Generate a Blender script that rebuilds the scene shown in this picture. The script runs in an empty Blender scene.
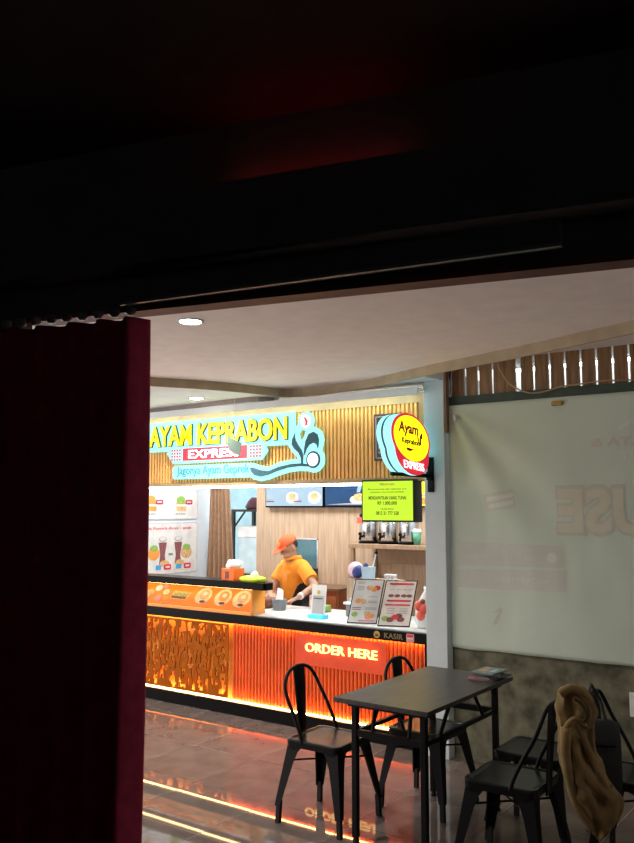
import bpy, bmesh, math, random
from mathutils import Vector, Matrix, noise
R = random.Random(7)
PI = math.pi
scn = bpy.context.scene
col = scn.collection

# ------------------------------------------------------------------ camera
FOC, CX, CY, CAM_H = 822.0, 317.0, 421.5, 1.76
PITCH, YAW = math.atan(85.5 / FOC), math.radians(35.9)
cam_d = bpy.data.cameras.new('camera'); cam = bpy.data.objects.new('camera', cam_d); col.objects.link(cam)
cam_d.sensor_fit = 'VERTICAL'; cam_d.sensor_height = 24.0; cam_d.lens = FOC / 843.0 * 24.0
cam_d.clip_start = 0.02
cam.location = (0, 0, CAM_H); cam.rotation_euler = (PI / 2 + PITCH, 0, YAW)
scn.camera = cam

# ------------------------------------------------------------------ world, lamps, exposure
wd = bpy.data.worlds.new('world'); scn.world = wd; wd.use_nodes = True
wd.node_tree.nodes['Background'].inputs[0].default_value = (1.0, 0.93, 0.88, 1)
wd.node_tree.nodes['Background'].inputs[1].default_value = 2.4
scn.view_settings.view_transform = 'Standard'; scn.view_settings.look = 'None'
scn.view_settings.exposure = 0.0; scn.view_settings.gamma = 1.0
scn.view_settings.use_curve_mapping = False

# ------------------------------------------------------------------ pixel -> place (a pixel gives a direction; the depth comes from a plane)
FW = Vector((-math.sin(YAW) * math.cos(PITCH), math.cos(YAW) * math.cos(PITCH), math.sin(PITCH)))
RT = Vector((math.cos(YAW), math.sin(YAW), 0)); UP = RT.cross(FW)
FH = Vector((-math.sin(YAW), math.cos(YAW), 0))
CP = Vector((0, 0, CAM_H))
def ray(x, y): return FW + RT * ((x - CX) / FOC) - UP * ((y - CY) / FOC)
def onz(x, y, z): d = ray(x, y); return CP + d * ((z - CAM_H) / d.z)
def onY(x, y, Y): d = ray(x, y); return CP + d * (Y / d.y)
def onX(x, y, X): d = ray(x, y); return CP + d * (X / d.x)
def onD(x, y, D): d = ray(x, y); return CP + d * (D / d.dot(FH))

# ------------------------------------------------------------------ materials
def mat(name, c, rough=0.6, metal=0.0, var=0.12, scale=8.0, bump=0.0, bscale=60.0, emit=None, es=0.0, spec=0.5, stretch=None, trans=0.0, c2=None, alpha=1.0, subs=0.0):
    m = bpy.data.materials.new(name); m.use_nodes = True
    nt = m.node_tree; b = nt.nodes['Principled BSDF']; L = nt.links
    tc = nt.nodes.new('ShaderNodeTexCoord'); mp = nt.nodes.new('ShaderNodeMapping')
    L.new(tc.outputs['Object'], mp.inputs[0])
    if stretch: mp.inputs['Scale'].default_value = stretch
    n = nt.nodes.new('ShaderNodeTexNoise'); n.inputs['Scale'].default_value = scale; n.inputs['Detail'].default_value = 5
    L.new(mp.outputs[0], n.inputs['Vector'])
    cr = nt.nodes.new('ShaderNodeValToRGB')
    a = [max(0, v * (1 - var)) for v in c]; d = list(c2) if c2 else [min(1, v * (1 + var)) for v in c]
    cr.color_ramp.elements[0].position = 0.3; cr.color_ramp.elements[1].position = 0.7
    cr.color_ramp.elements[0].color = (*a, 1); cr.color_ramp.elements[1].color = (*d, 1)
    L.new(n.outputs['Fac'], cr.inputs[0]); L.new(cr.outputs[0], b.inputs['Base Color'])
    b.inputs['Roughness'].default_value = rough; b.inputs['Metallic'].default_value = metal
    b.inputs['Specular IOR Level'].default_value = spec
    b.inputs['Transmission Weight'].default_value = trans
    b.inputs['Alpha'].default_value = alpha
    if emit:
        b.inputs['Emission Color'].default_value = (*emit, 1); b.inputs['Emission Strength'].default_value = es
    if bump:
        n2 = nt.nodes.new('ShaderNodeTexNoise'); n2.inputs['Scale'].default_value = bscale; n2.inputs['Detail'].default_value = 4
        L.new(mp.outputs[0], n2.inputs['Vector'])
        bp = nt.nodes.new('ShaderNodeBump'); bp.inputs['Strength'].default_value = bump; bp.inputs['Distance'].default_value = 0.01
        L.new(n2.outputs['Fac'], bp.inputs['Height']); L.new(bp.outputs[0], b.inputs['Normal'])
    return m
M = {}
def mk(name, *a, **k): M[name] = mat(name, *a, **k)
mk('tile', (0.15, 0.12, 0.105), rough=0.025, var=0.22, scale=5, spec=0.5)
mk('grout', (0.42, 0.37, 0.33), rough=0.8)
mk('ceiling', (0.90, 0.81, 0.80), rough=0.85, var=0.04)
mk('lip', (0.42, 0.335, 0.22), rough=0.7)
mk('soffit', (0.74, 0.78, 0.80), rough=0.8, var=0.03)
mk('soffit_face_shade', (0.30, 0.25, 0.23), rough=0.8)
mk('darkwall', (0.13, 0.125, 0.13), rough=0.9, bump=0.6, bscale=30)
mk('darkceil', (0.15, 0.13, 0.13), rough=0.9, bump=0.6, bscale=25)
mk('bounce_absorber', (0.03, 0.02, 0.022), rough=0.95, scale=60)
mk('frame_red', (0.20, 0.06, 0.04), rough=0.55, var=0.3, stretch=(1, 1, 8))
mk('track', (0.22, 0.23, 0.25), rough=0.4, metal=0.6)
mk('velvet', (0.46, 0.027, 0.085), rough=0.85, var=0.25, scale=30, bump=0.15, bscale=200)
mk('white_paint', (0.56, 0.63, 0.65), rough=0.7, var=0.04)
mk('wall_blue', (0.60, 0.68, 0.74), rough=0.7, var=0.03)
mk('wood', (0.50, 0.365, 0.25), rough=0.55, var=0.22, scale=5, stretch=(6, 6, 0.5))
mk('wood_trim', (0.34, 0.22, 0.13), rough=0.5, var=0.2, stretch=(8, 8, 0.6))
mk('wood_dark', (0.20, 0.11, 0.06), rough=0.5, var=0.25, stretch=(6, 6, 0.6))
mk('gold', (0.85, 0.47, 0.13), rough=0.42, var=0.1, spec=0.5)
mk('gold_frame', (0.45, 0.28, 0.11), rough=0.5)
mk('concrete', (0.145, 0.14, 0.092), rough=0.95, var=0.55, scale=9, bump=0.7, bscale=22)
mk('banner', (0.56, 0.65, 0.55), rough=0.6, var=0.05, scale=2, bump=0.15, bscale=9)
mk('ban_a', (0.52, 0.54, 0.46), rough=0.6, var=0.03); mk('ban_b', (0.60, 0.59, 0.47), rough=0.6, var=0.03)
mk('ban_c', (0.55, 0.57, 0.51), rough=0.6, var=0.03); mk('ban_d', (0.63, 0.67, 0.59), rough=0.6, var=0.03); mk('ban_e', (0.58, 0.53, 0.47), rough=0.6, var=0.03)
mk('beam_green', (0.035, 0.065, 0.045), rough=0.6, var=0.3)
mk('slat', (0.24, 0.125, 0.05), rough=0.5, var=0.4, scale=6, stretch=(8, 8, 0.6))
mk('bright_board', (0.85, 0.88, 0.90), rough=0.8)
mk('black', (0.004, 0.0035, 0.0035), rough=0.30, var=0.2, spec=0.08)
mk('black_matte', (0.02, 0.02, 0.02), rough=0.7)
mk('metal_black', (0.008, 0.008, 0.009), rough=0.38, metal=0.0, spec=0.12)
mk('seat_black', (0.006, 0.006, 0.0065), rough=0.28, spec=0.2)
mk('rubber', (0.01, 0.01, 0.01), rough=0.8)
mk('table', (0.036, 0.031, 0.029), rough=0.36, var=0.6, scale=4, stretch=(10, 0.8, 10))
mk('top_white', (0.72, 0.76, 0.74), rough=0.3, var=0.05)
mk('batik', (0.42, 0.10, 0.004), rough=0.6, var=0.15, spec=0.1)
mk('batik_back', (0.85, 0.36, 0.04), rough=0.6)
mk('flute', (0.92, 0.14, 0.02), rough=0.5, var=0.08)
mk('led_warm', (1, 0.8, 0.5), emit=(1.0, 0.60, 0.22), es=55)
mk('led_case', (1, 0.8, 0.5), emit=(1.0, 0.60, 0.26), es=15)
mk('led_warm2', (1, 0.8, 0.5), emit=(1.0, 0.50, 0.15), es=42)
mk('led_white', (1, 1, 1), emit=(0.85, 0.97, 1.0), es=10)
mk('led_cove', (1, 1, 1), emit=(0.70, 0.95, 1.0), es=22)
mk('lamp_disc', (1, 1, 1), emit=(1.0, 0.93, 0.88), es=26)
mk('panel_lamp', (1, 1, 1), emit=(0.96, 0.98, 1.0), es=27)
mk('neon', (1, 0.8, 0.4), emit=(1.0, 0.62, 0.20), es=2.2)
mk('neon_plate', (0.80, 0.075, 0.012), rough=0.5, emit=(1.0, 0.06, 0.005), es=0.12)
mk('cyan_lit', (0.05, 0.16, 0.18), emit=(0.34, 0.90, 0.92), es=1.3)
mk('yellow_lit', (0.4, 0.35, 0.0), emit=(1.0, 0.88, 0.0), es=1.0)
mk('white_lit', (1, 1, 1), emit=(0.9, 0.98, 1.0), es=1.3)
mk('red_lit', (0.4, 0.01, 0.02), emit=(1.0, 0.035, 0.075), es=0.62)
mk('ink', (0.015, 0.03, 0.045), rough=0.6)
mk('ink_teal', (0.02, 0.09, 0.12), rough=0.6)
mk('teal_text', (0.03, 0.20, 0.26), rough=0.6, emit=(0.02, 0.25, 0.33), es=0.5)
mk('sign_yellow', (0.4, 0.3, 0.0), emit=(1.0, 0.80, 0.004), es=2.4)
mk('screen_lime', (0.1, 0.14, 0.0), emit=(0.58, 0.95, 0.02), es=1.0)
mk('text_olive', (0.13, 0.17, 0.01), rough=0.6); mk('text_pink', (0.85, 0.35, 0.12), rough=0.6)
mk('brown_board', (0.055, 0.035, 0.025), rough=0.5)
mk('print_white', (0.66, 0.66, 0.65), rough=0.5); mk('print_cream', (0.74, 0.67, 0.62), rough=0.5)
mk('print_red', (0.65, 0.03, 0.05), rough=0.5); mk('print_orange', (0.80, 0.30, 0.06), rough=0.5)
mk('print_tan', (0.62, 0.40, 0.18), rough=0.5, var=0.35, scale=60); mk('print_brown', (0.16, 0.06, 0.035), rough=0.5, var=0.4, scale=60)
mk('print_green', (0.25, 0.42, 0.09), rough=0.5, var=0.3, scale=60); mk('print_blue', (0.05, 0.35, 0.65), rough=0.5)
mk('print_plum', (0.22, 0.07, 0.08), rough=0.5, var=0.3, scale=60); mk('print_grey', (0.42, 0.42, 0.42), rough=0.5); mk('print_pink', (0.75, 0.30, 0.28), rough=0.5)
mk('price', (0.42, 0.02, 0.06), rough=0.5)
mk('screen_pale', (0.12, 0.16, 0.2), emit=(0.42, 0.60, 0.72), es=0.75, rough=0.5, spec=0.1)
mk('screen_navy', (0.02, 0.05, 0.12), emit=(0.01, 0.04, 0.09), es=0.5, rough=0.6, spec=0.05)
mk('case_orange', (0.95, 0.25, 0.02), rough=0.45, var=0.1)
mk('acrylic_orange', (0.95, 0.34, 0.045), rough=0.25, var=0.1)
mk('bowl_cream', (0.85, 0.62, 0.40), rough=0.5, var=0.2, scale=40)
mk('orange_box', (0.90, 0.16, 0.02), rough=0.5)
mk('lime_pack', (0.62, 0.78, 0.03), rough=0.4)
mk('tissue', (0.85, 0.88, 0.92), rough=0.9)
mk('steel', (0.55, 0.57, 0.60), rough=0.25, metal=1.0)
mk('steel_grey', (0.20, 0.22, 0.24), rough=0.4, metal=0.3)
mk('acrylic', (0.70, 0.72, 0.70), rough=0.15, var=0.03)
mk('blue_base', (0.08, 0.62, 0.85), rough=0.3, emit=(0.05, 0.55, 0.85), es=0.25)
mk('pink_ball', (0.80, 0.55, 0.62), rough=0.6); mk('navy', (0.03, 0.05, 0.22), rough=0.5); mk('pale_blue', (0.45, 0.62, 0.75), rough=0.5)
mk('plastic', (0.78, 0.80, 0.82), rough=0.25); mk('red_item', (0.80, 0.12, 0.08), rough=0.5); mk('green_cup', (0.08, 0.30, 0.20), rough=0.4)
mk('drape', (0.30, 0.175, 0.10), rough=0.8, var=0.15, scale=20)
mk('teal_wall', (0.30, 0.50, 0.58), rough=0.7); mk('pale_box', (0.55, 0.72, 0.80), rough=0.6)
mk('glass_teal', (0.05, 0.16, 0.20), rough=0.12, spec=0.6)
mk('maroon', (0.07, 0.015, 0.03), rough=0.7)
mk('cab_red', (0.38, 0.12, 0.05), rough=0.5, stretch=(6, 6, 0.6), var=0.2)
mk('skin', (0.46, 0.255, 0.165), rough=0.55, var=0.08, scale=30)
mk('shirt', (0.95, 0.33, 0.02), rough=0.75, var=0.10, scale=14, bump=0.2, bscale=25)
mk('shirt_black', (0.015, 0.014, 0.016), rough=0.8); mk('trouser', (0.02, 0.02, 0.024), rough=0.8)
mk('cap', (0.88, 0.14, 0.04), rough=0.7); mk('hair', (0.012, 0.01, 0.009), rough=0.7); mk('cap_logo', (0.95, 0.40, 0.06), rough=0.6)
mk('jacket', (0.21, 0.14, 0.052), rough=0.85, var=0.25, scale=10, bump=0.3, bscale=60)
mk('jacket_in', (0.05, 0.035, 0.02), rough=0.9)
mk('bag', (0.008, 0.008, 0.010), rough=0.7, var=0.3, scale=40, bump=0.3, bscale=120)
mk('card_green', (0.10, 0.16, 0.13), rough=0.5); mk('clip_y', (0.45, 0.30, 0.06), rough=0.5); mk('cable', (0.42, 0.27, 0.15), rough=0.6)
mk('emblem', (0.55, 0.36, 0.05), rough=0.4); mk('kasir', (0.23, 0.17, 0.06), rough=0.5)
mk('pages', (0.20, 0.19, 0.18), rough=0.7)
mk('mag_pink', (0.55, 0.10, 0.14), rough=0.35); mk('mag_dark', (0.03, 0.035, 0.04), rough=0.3); mk('mag_teal', (0.10, 0.19, 0.20), rough=0.3); mk('mag_gold', (0.55, 0.27, 0.04), rough=0.3)
mk('red_glow', (1, 0.05, 0.03), emit=(1.0, 0.03, 0.02), es=1.0)

# ------------------------------------------------------------------ mesh helpers
WM = {}                                     # world matrix of every empty/mesh made here
class MB:
    def __init__(self): self.v = []; self.f = []; self.mi = []
    def add(self, vs, fs, mi=0):
        o = len(self.v); self.v += [Vector(p) for p in vs]
        self.f += [tuple(o + i for i in f) for f in fs]; self.mi += [mi] * len(fs); return self
    def box(self, x0, x1, y0, y1, z0, z1, T=None, mi=0):
        vs = [Vector((x, y, z)) for z in (z0, z1) for y in (y0, y1) for x in (x0, x1)]
        if T: vs = [T(*p) for p in vs]
        return self.add(vs, [(0, 2, 3, 1), (4, 5, 7, 6), (0, 1, 5, 4), (2, 6, 7, 3), (0, 4, 6, 2), (1, 3, 7, 5)], mi)
    def loft(self, rings, caps=True, closed=True, mi=0):
        n = len(rings[0]); vs = [p for r in rings for p in r]; fs = []
        for k in range(len(rings) - 1):
            for i in range(n if closed else n - 1):
                j = (i + 1) % n; fs.append((k * n + i, k * n + j, (k + 1) * n + j, (k + 1) * n + i))
        if caps and closed:
            fs.append(tuple(reversed(range(n)))); fs.append(tuple((len(rings) - 1) * n + i for i in range(n)))
        return self.add(vs, fs, mi)
    def tube(self, pts, r, n=8, mi=0):
        pts = [Vector(p) for p in pts]; rs = r if isinstance(r, (list, tuple)) else [r] * len(pts); rings = []
        prev = None
        for i, p in enumerate(pts):
            d = (pts[min(i + 1, len(pts) - 1)] - pts[max(i - 1, 0)]).normalized()
            a = prev if prev is not None else (Vector((0, 0, 1)) if abs(d.z) < 0.9 else Vector((1, 0, 0)))
            u = (a - d * a.dot(d)).normalized(); w = d.cross(u); prev = u
            rings.append([p + (u * math.cos(2 * PI * k / n) + w * math.sin(2 * PI * k / n)) * rs[i] for k in range(n)])
        return self.loft(rings, mi=mi)
    def lathe(self, prof, c, n=20, mi=0, sx=1, sy=1):
        c = Vector(c)
        return self.loft([[c + Vector((r * sx * math.cos(2 * PI * k / n), r * sy * math.sin(2 * PI * k / n), z)) for k in range(n)] for r, z in prof], mi=mi)
    def prism(self, poly, off, mi=0):
        poly = [Vector(p) for p in poly]; off = Vector(off); n = len(poly)
        nrm = Vector((0, 0, 0))
        for i in range(n): nrm += (poly[i] - poly[0]).cross(poly[(i + 1) % n] - poly[0])
        if nrm.dot(off) > 0: poly = poly[::-1]
        vs = poly + [p + off for p in poly]
        fs = [tuple(range(n)), tuple(range(2 * n - 1, n - 1, -1))] + [((i + 1) % n, i, n + i, n + (i + 1) % n) for i in range(n)]
        return self.add(vs, fs, mi)
    def ball(self, c, rx, ry=None, rz=None, n=14, m=8, Rm=None, mi=0):
        ry = ry or rx; rz = rz or rx; c = Vector(c); rings = []
        for k in range(m + 1):
            t = PI * (0.02 + 0.96 * k / m); q = []
            for i in range(n):
                p = Vector((rx * math.sin(t) * math.cos(2 * PI * i / n), ry * math.sin(t) * math.sin(2 * PI * i / n), -rz * math.cos(t)))
                q.append(c + (Rm @ p if Rm else p))
            rings.append(q)
        return self.loft(rings, mi=mi)
    def build(self, name, m, parent=None, smooth=False, bevel=0.0, world=True, subs=0):
        me = bpy.data.meshes.new(name); vs = self.v
        if parent is not None and world:
            inv = WM[parent.name].inverted(); vs = [inv @ p for p in vs]
        org = Vector((0, 0, 0))
        me.from_pydata([tuple(p) for p in vs], [], self.f)
        for mm in (m if isinstance(m, (list, tuple)) else [m]): me.materials.append(M[mm])
        for p, i in zip(me.polygons, self.mi): p.material_index = i; p.use_smooth = smooth
        bm = bmesh.new(); bm.from_mesh(me); bmesh.ops.recalc_face_normals(bm, faces=bm.faces); bm.to_mesh(me); bm.free()
        me.update()
        o = bpy.data.objects.new(name, me); col.objects.link(o)
        if parent is not None: o.parent = parent; WM[o.name] = WM[parent.name].copy()
        else: WM[o.name] = Matrix.Identity(4)
        if bevel:
            b = o.modifiers.new('bevel', 'BEVEL'); b.width = bevel; b.segments = 2; b.limit_method = 'ANGLE'
        if subs:
            s = o.modifiers.new('sub', 'SUBSURF'); s.levels = subs; s.render_levels = subs
        return o
def thing(name, label, cat, loc=(0, 0, 0), rz=0.0, group=None):
    o = bpy.data.objects.new(name, None); o.empty_display_size = 0.05; col.objects.link(o)
    o.location = loc; o.rotation_euler = (0, 0, rz)
    WM[o.name] = Matrix.Translation(Vector(loc)) @ Matrix.Rotation(rz, 4, 'Z')
    return tag(o, label, cat, group)
def tag(o, label=None, cat=None, group=None, kind=None):
    if label: o['label'] = label
    if cat: o['category'] = cat
    if group: o['group'] = group
    if kind: o['kind'] = kind
    return o
def copy_tree(o, parent=None):
    c = o.copy(); col.objects.link(c); c.parent = parent
    for ch in list(o.children): copy_tree(ch, c)
    return c
def smooth_path(pts, n=8):
    pts = [Vector(p) for p in pts]; out = []
    for i in range(len(pts) - 1):
        p0 = pts[max(i - 1, 0)]; p1 = pts[i]; p2 = pts[i + 1]; p3 = pts[min(i + 2, len(pts) - 1)]
        for k in range(n):
            t = k / n
            out.append(0.5 * ((2 * p1) + (p2 - p0) * t + (2 * p0 - 5 * p1 + 4 * p2 - p3) * t * t + (3 * p1 - p0 - 3 * p2 + p3) * t ** 3))
    out.append(pts[-1]); return out
def inflate(poly, d):
    """grow a closed 2-D outline outwards by d"""
    n = len(poly); ar = sum(poly[i][0] * poly[(i + 1) % n][1] - poly[(i + 1) % n][0] * poly[i][1] for i in range(n)); s = 1 if ar > 0 else -1
    out = []
    for i in range(n):
        a, b, c = Vector(poly[i - 1]), Vector(poly[i]), Vector(poly[(i + 1) % n])
        e1 = (b - a).normalized(); e2 = (c - b).normalized()
        n1 = Vector((e1.y, -e1.x)) * s; n2 = Vector((e2.y, -e2.x)) * s
        k = (n1 + n2); k = k.normalized() if k.length > 1e-4 else n1
        out.append(b + k * d / max(0.5, k.dot(n1)))
    return [(p.x, p.y) for p in out]
def circle2(cx, cy, r, n=24, ry=None): return [(cx + r * math.cos(2 * PI * k / n), cy + (ry or r) * math.sin(2 * PI * k / n)) for k in range(n)]
def rrect(x0, x1, z0, z1, r, n=4):
    out = []
    for cx, cz, a in ((x1 - r, z1 - r, 0), (x0 + r, z1 - r, 90), (x0 + r, z0 + r, 180), (x1 - r, z0 + r, 270)):
        for k in range(n + 1):
            t = math.radians(a + 90 * k / n); out.append((cx + r * math.cos(t), cz + r * math.sin(t)))
    return out
# text: built-in font turned into mesh data
_tc = {}
def text_data(s, bold=0.0):
    key = (s, bold)
    if key in _tc: return _tc[key]
    cu = bpy.data.curves.new('t', 'FONT'); cu.body = s; cu.size = 1.0; cu.offset = bold; cu.extrude = 0.5; cu.resolution_u = 3
    o = bpy.data.objects.new('t', cu); me = o.to_mesh()
    d = ([v.co.copy() for v in me.vertices], [tuple(p.vertices) for p in me.polygons])
    o.to_mesh_clear(); bpy.data.objects.remove(o); bpy.data.curves.remove(cu); _tc[key] = d
    return d
def text_bb(s, bold=0.0):
    v = text_data(s, bold)[0]
    return min(p.x for p in v), max(p.x for p in v), min(p.y for p in v), max(p.y for p in v)
def text_mb(s, T, w, h, bold=0.0, depth=0.004, shear=0.0, mb=None, ref=None):
    """fit string into w x h; T(u, v, d) maps to the place (d = towards viewer)"""
    vs, fs = text_data(s, bold); x0, x1, y0, y1 = ref or text_bb(s, bold)
    mb = mb or MB()
    out = []
    for p in vs:
        v = (p.y - y0) / (y1 - y0) * h
        out.append(T((p.x - x0) / (x1 - x0) * w + shear * v, v, (p.z + 0.5) * depth))
    return mb.add(out, fs)
def letters(s, T, w, h, m, parent, bold=0.0, depth=0.01, shear=0.0, outline=None, om=None, name='letter'):
    """every letter a part of its own"""
    X0, X1, Y0, Y1 = text_bb(s, bold)
    for i, ch in enumerate(s):
        if ch == ' ': continue
        off = text_bb(s[:i + 1], bold)[1] - text_bb(ch, bold)[1]
        o = text_mb(ch, T, w, h, bold, depth, shear, ref=(X0 - off, X1 - off, Y0, Y1)).build(name, m, parent)
        if outline:
            T2 = lambda u, v, d: T(u, v, d - depth * 0.5)
            text_mb(ch, T2, w, h, bold + outline, depth, shear, ref=(X0 - off, X1 - off, Y0, Y1)).build('letter_outline', om, o)
def TY(x0, Y, z0): return lambda u, v, d=0.0: Vector((x0 + u, Y - d, z0 + v))          # upright plane facing -Y
def TYm(x0, Y, z0): return lambda u, v, d=0.0: Vector((x0 - u, Y - d, z0 + v))         # the same, seen from its back (mirrored print)
def TX(X, y0, z0): return lambda u, v, d=0.0: Vector((X + d, y0 + u, z0 + v))          # upright plane facing +X
def patch(poly, T, d, m, parent, name, th=0.0015):
    return MB().prism([T(u, v, d) for u, v in poly], T(0, 0, th) - T(0, 0, 0)).build(name, m, parent)
def struct(o): o['kind'] = 'structure'; return o

# ================================================================== SETTING
# --- floor: 60 cm polished tiles
YC = 5.43                                     # front plane of counter and signboard
floor = struct(MB().box(-7.6, 3.0, -3.0, 9.0, -0.10, -0.0015).build('floor', 'grout'))
tm = MB().box(-0.2975, 0.2975, -0.2975, 0.2975, -0.008, 0.0).build('floor_tile', 'tile', floor)
first = True
for i in range(-5, 9):
    for j in range(-5, 2):
        t = tm if first else tm.copy()
        if not first: col.objects.link(t); t.parent = floor
        first = False
        t.location = (-4.45 + 0.3 + 0.6 * i, 4.59 + 0.3 + 0.6 * j, 0)
        t.rotation_euler = (R.uniform(-1, 1) * 0.0011, R.uniform(-1, 1) * 0.0011, 0)

# --- the dark room we look out of: front wall with the opening, turned 14 degrees to the counter
OW = Vector((-1.469, 1.309, 0)); EW = Vector((0.9706, 0.2408, 0)); NW = Vector((-0.2408, 0.9706, 0))
def W(s, t, z): return OW + EW * s + NW * t + Vector((0, 0, z))
ZH = 2.222
wf = MB()
wf.box(-2.8, -0.32, -0.045, 0.0, 0, 2.74, W); wf.box(1.9, 4.7, -0.045, 0.0, 0, 2.74, W); wf.box(-0.32, 1.9, -0.045, 0.0, ZH, 2.74, W)
struct(wf.build('wall_front', 'darkwall'))
struct(MB().box(-0.30, 1.88, -0.052, 0.004, ZH - 0.012, ZH, W).build('trim_1', 'frame_red'))
dc = MB(); dc.prism([W(-2.8, -0.045, 2.62), W(4.7, -0.045, 2.62), Vector((3, -2.5, 2.62)), Vector((-4.1, -2.5, 2.62))], (0, 0, 0.05))
struct(dc.build('ceiling', 'darkceil'))
struct(MB().prism([W(-2.7, -0.05, 0.001), W(4.6, -0.05, 0.001), Vector((3, -2.5, 0.001)), Vector((-4.0, -2.5, 0.001))], (0, 0, 0.006)).build('floor_bounce_absorber', 'bounce_absorber'))  # unseen dark sheet added to cut bounced light in the dark room
struct(MB().box(-4.15, -4.05, -2.6, 0.75, 0, 2.6).build('wall_left', 'darkwall'))
struct(MB().box(3.0, 3.1, -2.6, 2.5, 0, 2.6).build('wall_right', 'darkwall'))
struct(MB().box(-4.1, 3.05, -2.6, -2.5, 0, 2.6).build('wall_back', 'darkwall'))

# --- hall ceilings: main gypsum panel, its curved drop edge, lower strip by the counter, higher strip by the banner
ZA, ZL = 2.74, 2.672
lp = [onz(*p, ZL) for p in [(150, 386), (220, 390.5), (270, 395.5), (292, 397), (315, 395.5), (345, 391.5), (370, 387.5), (430, 374.5), (520, 357), (634, 333)]]
e0 = (lp[0] - lp[1]).normalized()
lp = [Vector((lp[0].x - 1.45, 1.0, ZL)), lp[0] + e0 * 0.9] + lp + [Vector((0.6, 3.75, ZL)), Vector((2.9, 2.9, ZL))]
lip = smooth_path(lp, 6)
for p in lip: p.y = min(p.y, 5.415)
A = [Vector((p.x, p.y, ZA)) for p in lip] + [Vector((2.9, 2.38, ZA)), Vector((-6.0, 0.19, ZA))]
struct(MB().prism(A, (0, 0, 0.06)).build('ceiling_hall', 'ceiling'))
ml = MB()
for k in range(len(lip) - 1):
    a, b = lip[k], lip[k + 1]; d = (b - a).normalized(); nn = Vector((-d.y, d.x, 0)) * 0.02
    ml.add([a, b, b + nn, a + nn, a + Vector((0, 0, 0.07)), b + Vector((0, 0, 0.07)), b + nn + Vector((0, 0, 0.07)), a + nn + Vector((0, 0, 0.07))],
           [(0, 1, 2, 3), (4, 7, 6, 5), (0, 4, 5, 1), (2, 6, 7, 3)])
struct(ml.build('trim_2', 'lip', smooth=False))
ki = next(i for i, p in enumerate(lip) if p.x > -2.75 and p.y > 4 and i > 30)
def lip_off(k, d):
    t = (lip[min(k + 1, len(lip) - 1)] - lip[max(k - 1, 0)]).normalized(); return lip[k] + Vector((-t.y, t.x, 0)) * d
B1 = [lip_off(k, 0.012) + Vector((0, 0, 0.012)) for k in range(ki)]; zb = ZL + 0.012
B1 += [Vector((-2.75, 5.46, zb)), Vector((-7.6, 5.46, zb)), Vector((-7.6, 1.0, zb))]
struct(MB().prism(B1, (0, 0, 0.1)).build('ceiling_counter_strip', 'soffit'))
B2 = [Vector((*lip_off(k, 0.012).xy, 2.82)) for k in range(ki - 1, len(lip))] + [Vector((2.9, 5.9, 2.82)), Vector((-2.75, 5.9, 2.82))]
struct(MB().prism(B2, (0, 0, 0.05)).build('ceiling_banner_strip', 'ceiling'))
sp = [(-7.6, 5.46), (-7.6, 5.45), (-5.84, 5.35), (-4.70, 5.255), (-4.50, 5.25), (-4.42, 5.27), (-4.37, 5.32), (-4.36, 5.40), (-4.36, 5.46)]
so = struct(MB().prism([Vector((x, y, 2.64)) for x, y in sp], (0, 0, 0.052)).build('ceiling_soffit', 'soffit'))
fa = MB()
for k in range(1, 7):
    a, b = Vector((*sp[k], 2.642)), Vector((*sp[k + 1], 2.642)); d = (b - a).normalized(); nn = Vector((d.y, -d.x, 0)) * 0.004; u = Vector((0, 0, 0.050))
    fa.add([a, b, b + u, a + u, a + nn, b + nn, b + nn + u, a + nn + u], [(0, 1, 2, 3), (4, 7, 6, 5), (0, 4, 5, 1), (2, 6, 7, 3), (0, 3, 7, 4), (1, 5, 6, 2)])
fa.build('soffit_shade_strip', 'soffit_face_shade', so)  # dark colour stands for shade on the unlit soffit face

# --- pillar, banner wall, kitchen shell, outer wall, light-blocking hall end
struct(MB().box(-2.912, -2.745, 5.37, 5.75, 0, 2.82).build('wall_pillar', 'white_paint', bevel=0.004))
struct(MB().box(-2.745, 2.6, 5.455, 5.65, 0, 0.80).build('wall_low', 'concrete'))
struct(MB().box(2.75, 2.9, 2.45, 6.15, 0, 2.0).build('hall_right_light_block', 'concrete'))  # unseen wall added to keep world light out at the right end
struct(MB().box(-2.745, 2.9, 6.15, 6.25, 0, 3.2).build('wall_outer', 'bright_board'))
struct(MB().box(-6.86, -6.76, 5.46, 7.22, 0, 2.7).build('wall_kitchen_left', 'wall_blue'))
struct(MB().box(-2.80, -2.745, 5.75, 7.3, 0, 2.7).build('wall_kitchen_right', 'wall_blue'))
struct(MB().box(-7.6, -2.745, 5.46, 8.5, 2.70, 2.76).build('ceiling_kitchen', 'white_paint'))
struct(MB().box(-7.6, -4.9, 8.4, 8.5, 0, 2.7).build('wall_store', 'teal_wall'))
YB = 7.20
wb = struct(MB().box(-6.05, -2.75, YB + 0.012, YB + 0.09, 0, 2.7).build('wall_kitchen_back', 'wood_trim'))
xs = [-6.06, -5.51, -5.20, -4.80, -4.30, -3.80, -3.30, -2.80]
wz0, wz1 = 1.008, 1.412
for k in range(len(xs) - 1):
    if k == 1:
        MB().box(xs[k] + 0.0, xs[k + 1], YB, YB + 0.012, 0, wz0).build('wall_panel', 'wood', wb)
        MB().box(xs[k] + 0.0, xs[k + 1], YB, YB + 0.012, wz1, 2.7).build('wall_panel', 'wood', wb)
    else:
        MB().box(xs[k] + 0.003, xs[k + 1] - 0.003, YB, YB + 0.012, 0, 2.7).build('wall_panel', 'wood', wb)
w1 = thing('window_1', 'teal pass-through window set in the kitchen wood wall', 'window', (-5.355, YB, wz0)); struct(w1)
MB().box(-5.51, -5.20, YB + 0.0, YB + 0.010, wz0 + 0.10, wz1).build('pane', 'glass_teal', w1)
fr = MB()
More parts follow.
